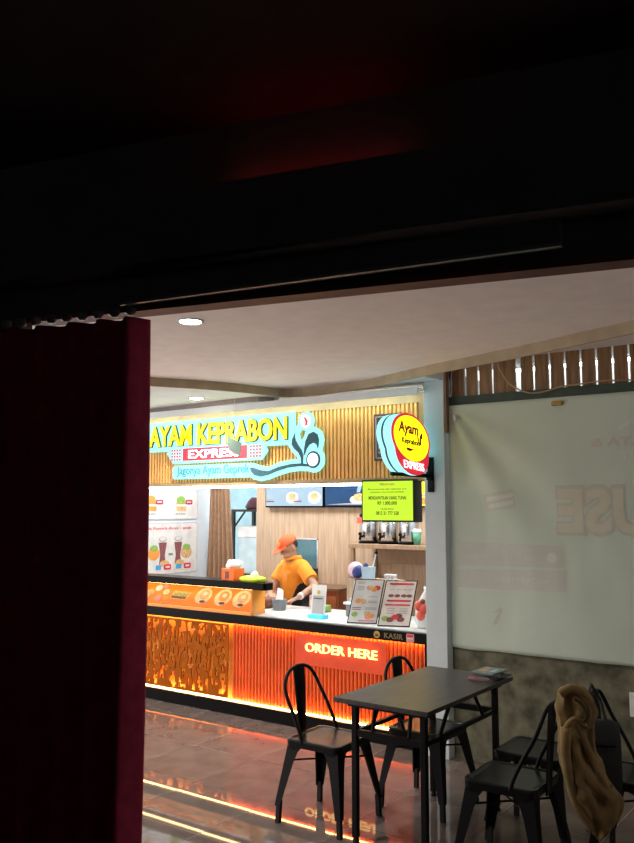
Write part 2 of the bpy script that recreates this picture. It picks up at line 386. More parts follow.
fr.box(-5.515, -5.50, YB - 0.006, YB + 0.012, wz0, wz1 + 0.01); fr.box(-5.21, -5.195, YB - 0.006, YB + 0.012, wz0, wz1 + 0.01); fr.box(-5.515, -5.195, YB - 0.006, YB + 0.012, wz1 - 0.002, wz1 + 0.012)
fr.build('window_frame', 'steel', w1)
MB().box(-5.51, -5.20, YB - 0.10, YB + 0.010, wz0 - 0.02, wz0 + 0.10).build('ledge', 'black_matte', w1)

# ================================================================== LAMPS OF THE PLACE
def downlight(px, py, z, label, watt):
    c = onz(px, py, z)
    t = thing('ceiling_downlight', label, 'downlight', (c.x, c.y, z), 0, 'recessed downlights')
    MB().lathe([(0.056, -0.004), (0.070, -0.007), (0.072, -0.002), (0.072, 0.0), (0.056, 0.0)], (c.x, c.y, z), 28).build('trim_ring', 'white_paint', t, smooth=True)
    MB().lathe([(0.0005, -0.0065), (0.056, -0.0065), (0.056, -0.001), (0.0005, -0.001)], (c.x, c.y, z), 28).build('diffuser', 'lamp_disc', t)
    ld = bpy.data.lights.new('downlight_beam', 'SPOT'); ld.energy = watt; ld.color = (1, 0.93, 0.88); ld.spot_size = math.radians(150); ld.spot_blend = 0.8; ld.shadow_soft_size = 0.05
    lo = bpy.data.objects.new('downlight_beam', ld); col.objects.link(lo); lo.parent = t; lo.location = (0, 0, -0.02)
downlight(190.5, 321, ZA, 'round recessed downlight in the pinkish main ceiling panel', 120)
downlight(196.5, 398, ZL + 0.012, 'small round downlight in the pale strip beside the soffit', 150)
# light panels in the kitchen ceiling, out of sight behind the signboard
for k, x in enumerate((-6.1, -4.7, -3.4)):
    t = thing('ceiling_light_panel', 'square white light panel in the kitchen ceiling behind the signboard', 'ceiling light', (x, 6.35, 2.70), 0, 'kitchen ceiling light panels')
    MB().box(x - 0.31, x + 0.31, 6.04, 6.66, 2.685, 2.70).build('frame', 'white_paint', t)
    MB().box(x - 0.29, x + 0.29, 6.06, 6.64, 2.680, 2.685).build('diffuser', 'panel_lamp', t)
t = thing('ceiling_light_panel', 'white light panel in the store room behind the kitchen drape', 'ceiling light', (-6.2, 7.9, 2.70), 0, 'store ceiling light panel')
MB().box(-6.5, -5.9, 7.6, 8.2, 2.68, 2.70).build('diffuser', 'panel_lamp', t)
# unseen tube lamp put behind the slats to light the white wall
t = thing('unseen_tube_lamp', 'unseen white tube lamp above the gap behind the slat fence', 'lamp', (-1.4, 5.95, 2.80), 0)
MB().tube([(-2.5, 5.95, 2.80), (0.4, 5.95, 2.80)], 0.014, 10).build('tube', 'led_white', t)
MB().box(-2.55, 0.45, 5.92, 5.98, 2.813, 2.83).build('batten', 'white_paint', t)

# ================================================================== COUNTER
XL, XR = -6.70, -2.914
ct = thing('service_counter', 'long orange backlit service counter with black slab edge and black plinth', 'counter', (-4.8, 5.8, 0))
MB().box(XL, XR, YC - 0.01, 6.18, 0.0, 0.105).build('plinth', 'black', ct)
MB().box(XL, XR + 0.0, YC - 0.015, 6.20, 0.762, 0.838).build('slab', 'black', ct, bevel=0.004)
MB().box(-4.615, XR - 0.02, YC + 0.03, 6.19, 0.838, 0.846).box(XL, -4.615, YC + 0.20, 6.19, 0.838, 0.846).build('worktop', 'top_white', ct)
MB().box(XL, XR - 0.05, YC + 0.075, 6.15, 0.105, 0.762).build('body', 'batik_back', ct)
MB().box(XR - 0.045, XR, YC - 0.005, 6.18, 0.105, 0.762).build('end_post', 'black', ct)
xs0 = onY(232, 650, YC + 0.05).x          # batik screen | flutes
# fluted panel: round ribs
fl = MB(); pitch = 0.036; x = xs0 + 0.0
prof = []
while x < XR - 0.055:
    for k in range(7):
        a = PI * k / 6; prof.append((x + pitch * 0.5 - math.cos(a) * pitch * 0.44, YC + 0.066 - math.sin(a) * 0.020))
    x += pitch
fl.loft([[Vector((px_, py_, z)) for px_, py_ in prof] + [Vector((prof[-1][0], YC + 0.075, z)), Vector((prof[0][0], YC + 0.075, z))] for z in (0.105, 0.762)])
tag(fl.build('fluted_panel', 'flute', ct), kind='stuff')
# batik cut-out screen standing 3 cm off the bright backing
bs = MB(); x = XL + 0.02; cell = 0.0165
ncol = int((xs0 - 0.02 - x) / cell); z0b, z1b = 0.125, 0.745; nrow = 34
def open_cell(i, j):
    if i in (0, ncol - 1) or j in (0, nrow - 1): return False
    a = noise.noise(Vector((i * 0.42, j * 0.30, 3.1))); b = noise.noise(Vector((i * 0.95, j * 0.16, 9.7)))
    if i == ncol - 3 and j % 12 not in (0, 1): return True
    return (b > 0.10 or a > 0.25) and (i % 7 != 0) and (j % 11 != 0 or a > 0.1)
def bp(i, j):
    xx = x + i * cell + 0.006 * math.sin(j * 0.7 + i * 0.9) * (0 < i < ncol); zz = z0b + (z1b - z0b) * j / nrow + 0.006 * math.sin(i * 0.8 + j * 0.35) * (0 < j < nrow)
    return xx, zz
yb0, yb1 = YC + 0.018, YC + 0.030
for i in range(ncol):
    for j in range(nrow):
        if open_cell(i, j): continue
        q = [bp(i, j), bp(i + 1, j), bp(i + 1, j + 1), bp(i, j + 1)]
        vs = [Vector((a, yb0, b)) for a, b in q] + [Vector((a, yb1, b)) for a, b in q]
        fs = [(0, 1, 2, 3), (7, 6, 5, 4)]
        for (di, dj, e) in ((0, -1, (0, 4, 5, 1)), (1, 0, (1, 5, 6, 2)), (0, 1, (2, 6, 7, 3)), (-1, 0, (3, 7, 4, 0))):
            ii, jj = i + di, j + dj
            if not (0 <= ii < ncol and 0 <= jj < nrow) or open_cell(ii, jj): fs.append(e)
        bs.add(vs, fs)
tag(bs.build('cutout_screen', 'batik', ct), kind='stuff')
for zz, mm, y_ in ((0.105, 'led_warm', YC + 0.034), (0.756, 'led_warm2', YC + 0.034)):
    MB().box(XL, XR - 0.055, y_, y_ + 0.008, zz, zz + 0.006).build('led_strip', mm, ct)
# emblem, KASIR and sticker on the slab edge
p = onY(376.5, 633.5, YC - 0.02); T = TY(0, YC - 0.0155, 0)
patch(circle2(p.x, 0.800, 0.027, 20), T, 0, 'emblem', ct, 'emblem')
patch([(p.x - 0.012, 0.787), (p.x + 0.012, 0.787), (p.x + 0.016, 0.806), (p.x + 0.006, 0.798), (p.x, 0.811), (p.x - 0.006, 0.798), (p.x - 0.016, 0.806)], T, 0.002, 'brown_board', ct, 'emblem_crown')
p2 = onY(384, 640, YC - 0.02); letters('KASIR', TY(p2.x, YC - 0.0155, 0.780), onY(404, 640, YC).x - p2.x, 0.040, 'kasir', ct, bold=0.01, depth=0.003)
p3 = onY(406, 636, YC - 0.02); patch(rrect(p3.x, p3.x + 0.065, 0.768, 0.830, 0.008), T, 0, 'print_pink', ct, 'sticker')
patch(rrect(p3.x + 0.008, p3.x + 0.057, 0.790, 0.800, 0.002), T, 0.002, 'print_white', ct, 'sticker_band')
patch(rrect(p3.x + 0.008, p3.x + 0.057, 0.806, 0.824, 0.002), T, 0.002, 'print_red', ct, 'sticker_band')

# neon ORDER HERE
a0 = onY(304, 640, YC + 0.02); a1 = onY(378, 640, YC + 0.02)
ns = thing('neon_sign', 'glowing yellow neon ORDER HERE lettering on the fluted counter front', 'neon sign', (a0.x, YC + 0.04, 0.6))
MB().box(a0.x - 0.10, a1.x + 0.06, YC + 0.040, YC + 0.046, 0.49, 0.735).build('backing_plate', 'neon_plate', ns, bevel=0.002)
letters('ORDER HERE', TY(a0.x + 0.01, YC + 0.030, 0.600), a1.x - a0.x - 0.02, 0.070, 'neon', ns, bold=0.012, depth=0.012)

# display case on the counter
xd1 = -4.622
dcase = thing('display_case', 'orange lit food display with black top board standing on the counter', 'display case', (-5.6, YC + 0.2, 0.838))
MB().prism([(XL, YC - 0.03, 1.062), (-4.465, YC - 0.03, 1.062), (-4.448, YC - 0.01, 1.062), (-4.448, YC + 0.08, 1.062), (-4.465, YC + 0.10, 1.062), (-4.60, YC + 0.16, 1.062), (XL, YC + 0.16, 1.062)], (0, 0, 0.06)).build('top_board', 'black', dcase, bevel=0.003)
MB().prism([(XL, YC + 0.02, 0.872), (XL, YC + 0.05, 0.872), (XL, YC + 0.18, 1.055), (XL, YC + 0.17, 1.055)], (xd1 - XL - 0.01, 0, 0)).build('print_panel', 'case_orange', dcase)
MB().box(XL, xd1, YC + 0.0, YC + 0.19, 0.8385, 0.870).build('base_ledge', 'acrylic_orange', dcase, bevel=0.003)
MB().prism([(xd1 - 0.008, YC + 0.005, 0.870), (xd1 - 0.008, YC + 0.185, 0.870), (xd1 - 0.008, YC + 0.185, 1.060), (xd1 - 0.008, YC + 0.02, 1.060)], (0.008, 0, 0)).build('end_panel', 'acrylic_orange', dcase)
MB().box(XL, xd1 - 0.03, YC + 0.045, YC + 0.06, 1.052, 1.062).build('led_strip', 'led_case', dcase)
# food pictures printed on the sloped panel
def TS(u, v, d=0.0):  # u along X, v up the slope
    y = YC + 0.02 + 0.15 * v / 0.2366; z = 0.872 + 0.183 * v / 0.2366
    return Vector((u, y - d * 0.77, z + d * 0.63))
for k, px in enumerate((203.5, 223, 241.5)):
    c = onY(px, 601, YC + 0.09).x; vv = 0.115
    patch(circle2(c, vv, 0.094, 20, 0.088), TS, 0.001, 'bowl_cream', dcase, 'bowl_picture')
    patch(circle2(c + 0.01, vv + 0.01, 0.058, 18, 0.052), TS, 0.003, 'print_tan' if k != 1 else 'print_orange', dcase, 'food_picture')
    patch(circle2(c + 0.012, vv + 0.018, 0.026, 14, 0.022), TS, 0.005, 'print_cream', dcase, 'food_picture')
    patch(circle2(c + 0.02, vv - 0.062, 0.035, 14, 0.014), TS, 0.004, 'print_brown', dcase, 'food_picture')
c = onY(180.5, 598, YC + 0.09).x
patch([(c - 0.11, 0.055), (c + 0.10, 0.055), (c + 0.13, 0.135), (c - 0.09, 0.145)], TS, 0.001, 'print_tan', dcase, 'tray_picture')
patch([(c - 0.095, 0.065), (c + 0.09, 0.065), (c + 0.09, 0.085), (c - 0.09, 0.085)], TS, 0.003, 'print_brown', dcase, 'tray_picture')
for k in range(7):
    patch([(c - 0.08 + k * 0.026, 0.09), (c - 0.065 + k * 0.026, 0.09), (c - 0.06 + k * 0.026, 0.125), (c - 0.075 + k * 0.026, 0.125)], TS, 0.003, 'print_green', dcase, 'tray_slot')
for px, vv, r, m_ in ((151, 0.10, 0.05, 'print_tan'), (157, 0.16, 0.045, 'print_cream'), (161, 0.05, 0.04, 'print_pink'), (166, 0.12, 0.04, 'bowl_cream'), (168, 0.06, 0.04, 'print_orange'), (149, 0.045, 0.035, 'bowl_cream'), (163, 0.18, 0.03, 'print_pink')):
    patch(circle2(onY(px, 598, YC + 0.09).x, vv, r, 12, r * 0.8), TS, 0.001 + 0.0005 * R.random(), m_, dcase, 'food_picture')

# ================================================================== SIGNBOARD
ZS0, ZS1 = 1.965, 2.565
sb = thing('signboard', 'wide golden fluted fascia board above the service counter', 'signboard', (-4.8, YC + 0.03, ZS0))
MB().box(XL, XR, YC + 0.02, YC + 0.10, ZS0 - 0.015, ZS1 + 0.065).build('backing', 'gold_frame', sb)
fl = MB(); prof = []; pitch = 0.037; x = XL + 0.01
while x < XR - 0.09:
    prof += [(x, YC + 0.019), (x + 0.004, YC + 0.002), (x + pitch * 0.62, YC + 0.002), (x + pitch * 0.62 + 0.004, YC + 0.019)]; x += pitch
fl.loft([[Vector((a, b, z)) for a, b in prof] + [Vector((prof[-1][0], YC + 0.0205, z)), Vector((prof[0][0], YC + 0.0205, z))] for z in (ZS0 + 0.02, ZS1 - 0.02)])
tag(fl.build('fluted_panel', 'gold', sb), kind='stuff')
for bx_ in ((XL, XR, ZS0 - 0.01, ZS0 + 0.02), (XL, XR, ZS1 - 0.02, ZS1 + 0.01)):
    MB().box(bx_[0], bx_[1], YC - 0.004, YC + 0.02, bx_[2], bx_[3]).build('frame_rail', 'gold_frame', sb)
MB().box(XR - 0.065, XR, YC - 0.004, YC + 0.02, ZS0 + 0.02, ZS1 - 0.02).build('frame_rail', 'gold_frame', sb)
# white LED tube under the board
lt = thing('led_tube_light', 'long white tube light under the golden signboard', 'tube light', (-5.1, YC + 0.02, 1.94))
MB().tube([(XL, YC + 0.01, 1.937), (-3.50, YC + 0.01, 1.937)], 0.010, 12).build('tube', 'led_white', lt, smooth=True)
MB().box(XL, -3.49, YC - 0.005, YC + 0.03, 1.949, 1.951).build('channel', 'white_paint', lt)
MB().box(XR - 0.034, XR - 0.002, YC + 0.03, YC + 0.06, 0.846, ZS0 - 0.015).build('serving_hatch_post', 'wood_trim', sb)

# cool cove strip along the head of the signboard, screened by a white lip
cv = thing('cove_light', 'slim white cove light trough along the top of the signboard', 'cove light', (-4.8, YC - 0.1, 2.60))
MB().box(XL, XR, YC - 0.150, YC - 0.140, 2.585, 2.640).build('front_lip', 'soffit', cv)
MB().box(XL, XR, YC - 0.140, YC + 0.018, 2.628, 2.636).build('trough', 'soffit', cv)
MB().box(XL + 0.1, XR - 0.1, YC - 0.128, YC - 0.112, 2.618, 2.628).build('led_strip', 'led_cove', cv)

# illuminated shop name
YS = YC - 0.02
sg = thing('illuminated_sign', 'lit shop sign with yellow AYAM KEPRABON letters and rooster spoon logo', 'shop sign', (-4.9, YS, 2.05))
def PX(u, v): p = onY(u, v, YS); return (p.x, p.z)
T0 = TY(0, YS, 0)
def px_patch(pts, d, m, name, th=0.004, parent=None): return patch([PX(*p) for p in pts], T0, d, m, parent or sg, name, th)
xa, za = PX(147, 447); xb, zb_ = PX(292, 420)
zlo, zhi = PX(150, 448)[1], PX(150, 428)[1]
MB().box(xa - 0.16, xb + 0.035, YS - 0.012, YS + 0.015, zlo - 0.045, zhi + 0.04).build('light_plate', 'cyan_lit', sg, bevel=0.01)
xt0, xt1 = PX(151.5, 440)[0], PX(289, 430)[0]
letters('AYAM KEPRABON', lambda u, v, d: Vector((xt0 + u, YS - 0.016 - d, zlo + v)), xt1 - xt0, zhi - zlo, 'yellow_lit', sg, bold=0.022, depth=0.02, outline=0.024, om='ink')
# EXPRESS strip
ze0, ze1 = PX(184, 461)[1], PX(184, 448.7)[1]
plate = [PX(p, q) for p, q in ((168, 454), (173, 446.5))] + [(PX(250, 440)[0], ze1 + 0.02), (PX(263, 444)[0], ze1 + 0.015), (PX(268, 449)[0], (ze0 + ze1) / 2), (PX(262, 457)[0], ze0 - 0.02), (PX(174, 466)[0], ze0 - 0.025)]
patch(plate, T0, -0.01, 'cyan_lit', sg, 'light_plate', 0.022)
xe0, xe1 = PX(184, 455)[0], PX(248, 450)[0]
patch([(xe0, ze0), (xe1, ze0), (xe1, ze1), (xe0, ze1)], T0, 0.012, 'red_lit', sg, 'red_strip', 0.004)
letters('EXPRESS', TY(PX(190, 455)[0], YS - 0.017, ze0 + 0.018), PX(241, 450)[0] - PX(190, 455)[0], ze1 - ze0 - 0.036, 'white_lit', sg, bold=0.015, depth=0.006)
for sx0, n_, dr in ((PX(172, 455)[0], 4, 1), (PX(250.5, 455)[0], 4, -1)):
    for i in range(n_):
        for j in range(4):
            cw = 0.034
            patch(circle2(sx0 + i * cw + 0.016, ze0 + 0.014 + j * (ze1 - ze0 - 0.028) / 3, 0.011, 8), T0, 0.013, 'red_lit', sg, 'dot', 0.003)
zj0 = PX(180, 476)[1]; xj0, xj1 = PX(178, 470)[0], PX(250, 468)[0]
patch(rrect(xj0 - 0.06, xj1 + 0.04, zj0 - 0.03, zj0 + 0.095, 0.03), T0, -0.01, 'cyan_lit', sg, 'light_plate', 0.02)
letters('Jagonya Ayam Geprek', TY(xj0, YS - 0.011, zj0 - 0.012), xj1 - xj0, 0.10, 'teal_text', sg, bold=0.004, depth=0.004)
# rooster and spoon
def C1(u, v): return (266 + u / 9.906, 410 + v / 9.906)
def C2(u, v): return (220 + u / 5.513, 405 + v / 5.513)
neck = [C1(*q) for q in ((302, 222), (272, 290), (265, 340), (290, 385), (330, 420), (355, 470), (360, 532), (376, 532), (380, 460), (366, 400), (332, 350), (304, 300), (298, 262))]
wing = [C1(*q) for q in ((384, 452), (390, 380), (402, 310), (432, 240), (480, 215), (520, 240), (537, 300), (526, 388), (510, 340), (480, 325), (440, 345), (412, 390), (396, 440))]
spoon = [C2(*q) for q in ((172, 347), (186, 345), (230, 360), (275, 364), (330, 341), (400, 325), (455, 322), (520, 330), (500, 340), (440, 338), (380, 346), (320, 365), (270, 386), (230, 395), (195, 386), (178, 366))]
for k, sh in enumerate((neck, wing, spoon)):
    pl = [PX(*q) for q in sh]
    patch(inflate(pl, 0.038), T0, -0.010 + 0.001 * k, 'cyan_lit', sg, 'logo_plate', 0.018)
    patch(pl, T0, 0.012, 'ink_teal', sg, 'logo_shape', 0.006)
cc = PX(*C1(478, 492)); hd = PX(*C1(405, 112)); uu = 0.0112
patch(circle2(*cc, 0.105, 28), T0, -0.007, 'cyan_lit', sg, 'logo_plate', 0.018)
for nm, r_, m_, dd in (('logo_ring', 0.070, 'ink_teal', 0.012), ('logo_disc', 0.053, 'white_lit', 0.018)): patch(circle2(*cc, r_, 26), T0, dd, m_, sg, nm, 0.005)
patch(circle2(*hd, 0.078, 26), T0, -0.005, 'cyan_lit', sg, 'logo_plate', 0.018)
patch([PX(*C1(*q)) for q in ((340, 120), (385, 150), (330, 240), (290, 300), (268, 260), (300, 200))], T0, -0.004, 'cyan_lit', sg, 'logo_plate', 0.018)
patch(circle2(*hd, 0.052, 22), T0, 0.014, 'white_lit', sg, 'rooster_head', 0.004)
px_patch([C1(*q) for q in ((375, 70), (405, 72), (430, 108), (420, 155), (400, 160), (406, 122), (396, 92))], 0.019, 'red_lit', 'rooster_comb')
# small hanging card in front of the sign
cp_ = [onY(*q, 5.15) for q in ((227, 436), (241.5, 443), (240, 456.5), (228, 449))]
hc = thing('hanging_card', 'small dark green card hanging on a thread before the shop sign', 'card', (cp_[0].x, 5.15, cp_[2].z))
MB().prism(cp_, (0, 0.004, 0)).build('card', 'card_green', hc)
top = (cp_[0] + cp_[1]) / 2
MB().tube([top + Vector((0, 0.002, 0)), Vector((top.x, 5.152, ZL - 0.0))], 0.0012, 5).build('thread', 'tissue', hc)

# certificate board on the fascia
q0, q1 = onY(374, 466, YS), onY(399, 416, YS)
cb = thing('halal_board', 'dark brown certificate board with thin white border on the golden fascia', 'notice board', (q0.x, YS, q0.z))
zc0, zc1 = 2.115, 2.475; x0, x1 = q0.x, q0.x + 0.245; Tc = TY(0, YS + 0.015, 0)
MB().box(x0, x1, YS, YS + 0.022, zc0, zc1).build('board', 'brown_board', cb, bevel=0.003)
Tc = TY(0, YS, 0); e = 0.018; w_ = 0.005
for r4 in ((x0 + e, x1 - e, zc0 + e, zc0 + e + w_), (x0 + e, x1 - e, zc1 - e - w_, zc1 - e), (x0 + e, x0 + e + w_, zc0 + e, zc1 - e), (x1 - e - w_, x1 - e, zc0 + e, zc1 - e)):
    patch([(r4[0], r4[2]), (r4[1], r4[2]), (r4[1], r4[3]), (r4[0], r4[3])], Tc, 0, 'print_cream', cb, 'border_line')
em = [(x0 + 0.12 + 0.05 * math.sin(a) * (1 - 0.3 * math.cos(a)), zc0 + 0.225 + 0.062 * math.cos(a)) for a in [2 * PI * k / 20 for k in range(20)]]
patch(em, Tc, 0, 'print_cream', cb, 'emblem'); patch(inflate(em, -0.012), Tc, 0.002, 'brown_board', cb, 'emblem_core')
text_mb('HALAL', TY(x0 + 0.045, YS - 0.001, zc0 + 0.085), 0.15, 0.035, bold=0.02, depth=0.002).build('lettering', 'print_cream', cb)
text_mb('INDONESIA', TY(x0 + 0.045, YS - 0.001, zc0 + 0.055), 0.15, 0.016, depth=0.002).build('lettering', 'print_cream', cb)

# round blade sign on a bracket
ang = math.radians(-19); NB = Vector((math.cos(ang), math.sin(ang), 0)); UB = Vector((-math.sin(ang), math.cos(ang), 0))   # face normal, horizontal axis (towards the pillar)
bc = Vector((-2.940, 5.135, 0)); zc = 2.245
bl = thing('blade_sign', 'round yellow and red lit blade sign on a black bracket at the pillar', 'shop sign', (bc.x, bc.y, 1.99))
def TB(u, v, d=0.0): return bc + UB * (u - 0.11 * (v - zc)) + NB * d + Vector((0, 0, v - 0.14 * u))   # the oval sign is drawn with a lean
def outline(r1, r2, c2, k=1.0):
    out = []
    for i in range(56):
        a = 2 * PI * i / 56; dx, dz = math.sin(a), math.cos(a); best = 0
        for cz, r in ((0.0, r1), (c2, r2)):
            b = dz * cz; disc = b * b - cz * cz + r * r
            if disc > 0: best = max(best, b + math.sqrt(disc))
        out.append((dx * best, zc + dz * best))
    return out
oA = outline(0.178, 0.155, -0.105); oB = outline(0.168, 0.145, -0.105)
fd = 0.07
for n_, d0, d1, o_, m_ in (('light_box', -fd - 0.030, -fd + 0.020, oA, 'cyan_lit'), ('groove', -fd + 0.020, -fd + 0.042, oA, 'ink_teal'), ('light_box', -fd + 0.042, fd - 0.008, oA, 'cyan_lit')):
    MB().prism([TB(u, v, d0) for u, v in o_], NB * (d1 - d0)).build(n_, m_, bl)
patch(oA, TB, fd - 0.008, 'red_lit', bl, 'red_face', 0.008)
patch(circle2(0, zc, 0.160, 36), TB, fd, 'sign_yellow', bl, 'yellow_disc', 0.004)
def TBt(u0, v0): return lambda u, v, d=0.0: TB(u0 + u, v0 + v, fd + 0.006 + d)
letters('Ayam', TBt(-0.125, zc + 0.005), 0.185, 0.105, 'price', bl, bold=0.03, depth=0.004, shear=0.15)
letters('Keprabon', TBt(-0.100, zc - 0.058), 0.165, 0.055, 'brown_board', bl, bold=0.025, depth=0.004, shear=0.15)
letters('EXPRESS', TBt(-0.098, zc - 0.222), 0.190, 0.056, 'white_lit', bl, bold=0.015, depth=0.004)
for pts, m_ in (([(0.055, 0.0), (0.050, 0.04), (0.065, 0.01), (0.070, -0.04)], 'print_brown'), ([(0.072, -0.04), (0.075, 0.02), (0.095, 0.055), (0.105, 0.05), (0.10, 0.01), (0.09, 0.015), (0.085, -0.03)], 'price'),
                ([(-0.065, -0.075), (-0.045, -0.072), (0.0, -0.078), (0.09, -0.062), (0.0, -0.086), (-0.035, -0.098), (-0.055, -0.092)], 'price')):
    patch([(a, zc + b) for a, b in pts], TB, fd + 0.006, m_, bl, 'logo_shape', 0.004)
MB().box(-2.878, -2.832, 5.352, 5.37, 1.868, 2.122).build('bracket_plate', 'black', bl, bevel=0.003)
arm0 = Vector((-2.855, 5.36, 1.985)); arm1 = TB(-0.16, 1.972, 0)
MB().tube([arm0, Vector((arm0.x, arm0.y - 0.05, 1.985)), arm1], 0.0145, 8).build('bracket_arm', 'black', bl)
MB().box(-2.872, -2.838, 5.32, 5.352, 1.955, 2.015).build('bracket_clamp', 'black', bl, bevel=0.003)
for z in (1.89, 2.10): MB().ball((-2.855, 5.351, z), 0.008, n=8, m=5).build('bolt', 'black', bl)

# lime lightbox hanging below the fascia
lx0, lx1, lz0, lz1 = -3.455, -3.005, 1.655, 1.962; ly = 5.37
lb = thing('notice_lightbox', 'lime yellow lit notice box with black casing under the fascia', 'notice sign', ((lx0 + lx1) / 2, ly, lz0))
MB().box(lx0 - 0.008, lx1 + 0.008, ly, ly + 0.12, lz0 - 0.008, lz1 + 0.006).build('casing', 'black_matte', lb, bevel=0.004)
MB().box(lx0 + 0.006, lx1 - 0.006, ly - 0.004, ly, lz0 + 0.006, lz1 - 0.008).build('lit_face', 'screen_lime', lb)
def lim(s, cx_, z, w, h, m_, bold=0.0): text_mb(s, TY((lx0 + lx1) / 2 - w / 2 + cx_, ly - 0.004, z), w, h, bold, 0.0015).build('text_line', m_, lb)
lim('PERHATIAN', 0, 1.922, 0.13, 0.018, 'text_pink', 0.02)
lim('Bila karyawan kami tidak memberikan struk', 0, 1.886, 0.34, 0.016, 'text_olive'); lim('pembayaran atau meminta tambahan', 0, 1.864, 0.30, 0.016, 'text_olive')
lim('MENDAPATKAN UANG TUNAI', 0, 1.815, 0.33, 0.028, 'text_olive', 0.02); lim('RP 1.000.000', 0, 1.776, 0.17, 0.028, 'text_olive', 0.02)
lim('HUBUNGI', 0, 1.738, 0.11, 0.014, 'text_olive'); lim('0812 21 777 558', 0, 1.700, 0.20, 0.028, 'text_olive', 0.02)
for xx in (lx0 + 0.06, lx1 - 0.06): MB().box(xx - 0.01, xx + 0.01, ly + 0.075, ly + 0.095, lz1 + 0.006, 1.97).build('hanger', 'black_matte', lb)

# ================================================================== KITCHEN CONTENTS
# wall menus on the left wall
def menu_poster(name, label, y0, y1, z0, z1):
    t = thing(name, label, 'poster', (-6.76, (y0 + y1) / 2, z0)); T = TX(-6.76, 0, 0)
    patch(rrect(y0, y1, z0, z1, 0.03), T, 0.001, 'print_grey', t, 'border', 0.006)
    patch(rrect(y0 + 0.008, y1 - 0.008, z0 + 0.008, z1 - 0.008, 0.026), T, 0.007, 'print_white', t, 'sheet', 0.002)
    return t, T
t, T = menu_poster('menu_poster', 'white wall menu with rice box pictures above the children menu', 5.75, 6.965, 1.62, 2.10)
for k, px in enumerate((151, 181)):
    c = onX(px, 500, -6.76).y; zb = 1.715
    text_mb('RICE BOX', TX(-6.751, c - 0.085, 1.675), 0.15, 0.016, depth=0.001).build('caption', 'ink', t)
    patch([(c - 0.07, zb), (c + 0.07, zb), (c + 0.085, zb + 0.10), (c - 0.085, zb + 0.10)], T, 0.009, 'print_tan' if k else 'print_orange', t, 'food_picture')
    patch([(c - 0.075, zb + 0.05), (c + 0.075, zb + 0.05), (c + 0.08, zb + 0.075), (c - 0.08, zb + 0.075)], T, 0.011, 'print_cream', t, 'food_picture')
    patch(circle2(c - 0.01, zb + 0.12, 0.07, 16, 0.05), T, 0.010, 'print_orange' if not k else 'print_green', t, 'food_picture')
    patch(rrect(c + 0.06, c + 0.17, zb + 0.075, zb + 0.125, 0.015), T, 0.012, 'price', t, 'price_tag')
    patch(rrect(c + 0.08, c + 0.15, zb + 0.092, zb + 0.108, 0.004), T, 0.014, 'print_white', t, 'price_text')
t, T = menu_poster('menu_poster', 'white wall menu with red heading and two brown drinks', 5.75, 6.965, 1.02, 1.585)
text_mb('Jagonya Favorit Anak - anak', TX(-6.751, onX(135, 529, -6.76).y, 1.500), onX(191, 529, -6.76).y - onX(135, 529, -6.76).y, 0.042, bold=0.015, depth=0.001).build('heading', 'print_red', t)
for k, px in enumerate((162, 177.5)):
    c = onX(px, 550, -6.76).y; z = 1.13
    patch([(c - 0.05, z), (c + 0.05, z), (c + 0.035, z + 0.10), (c + 0.06, z + 0.24), (c - 0.06, z + 0.24), (c - 0.035, z + 0.10)], T, 0.009, 'print_plum', t, 'drink_picture')
    patch(circle2(c, z + 0.275, 0.06, 14, 0.03), T, 0.010, 'print_grey', t, 'drink_picture')
    patch(circle2(c, z + 0.28, 0.045, 14, 0.02), T, 0.012, 'print_white', t, 'drink_picture')
    d = -0.13 if k == 0 else 0.13
    patch(circle2(c + d, z + 0.12, 0.085, 16, 0.07), T, 0.0095, 'print_tan' if k else 'print_orange', t, 'food_picture')
    patch(circle2(c + d, z + 0.18, 0.06, 14, 0.035), T, 0.0105, 'print_green', t, 'food_picture')
    patch(circle2(c + 0.03, z + 0.01, 0.07, 14, 0.035), T, 0.0105, 'print_tan', t, 'food_picture')
    patch(rrect(c + 0.02 + 0.07 * k, c + 0.13 + 0.07 * k, z - 0.06, z + 0.0, 0.015), T, 0.012, 'print_red', t, 'price_tag')
    patch(rrect(c + 0.045 + 0.07 * k, c + 0.105 + 0.07 * k, z - 0.04, z - 0.02, 0.004), T, 0.014, 'print_white', t, 'price_text')
    patch(rrect(c - 0.10 + 0.07 * k, c - 0.02 + 0.07 * k, z - 0.055, z - 0.005, 0.01), T, 0.012, 'print_blue', t, 'price_tag')
c = onX(170, 550, -6.76).y; text_mb('atau', TX(-6.751, c - 0.03, 1.225), 0.065, 0.03, bold=0.02, depth=0.001).build('caption', 'ink', t)

# brown drape in the store doorway
dm = MB(); rings = []
for j in range(13):
    v = j / 12; z = 2.30 - 2.22 * v; x0 = -6.70 - 0.10 * v; x1 = -6.45 + 0.19 * v; q = []
    for i in range(41):
        u = i / 40; q.append(Vector((x0 + (x1 - x0) * u, 7.13 + (0.020 + 0.012 * v) * math.sin(u * 2 * PI * 5.5 + 0.5 * math.sin(v * 3)), z)))
    rings.append(q + [p + Vector((0, 0.012, 0)) for p in reversed(q)])
dt = thing('door_drape', 'brown gathered drape hanging in the store room doorway', 'curtain', (-6.55, 7.13, 0.08))
dm.loft(rings).build('cloth', 'drape', dt, smooth=True)
MB().tube([(-6.75, 7.13, 2.30), (-6.06, 7.13, 2.30)], 0.012, 10).build('rod', 'steel', dt)
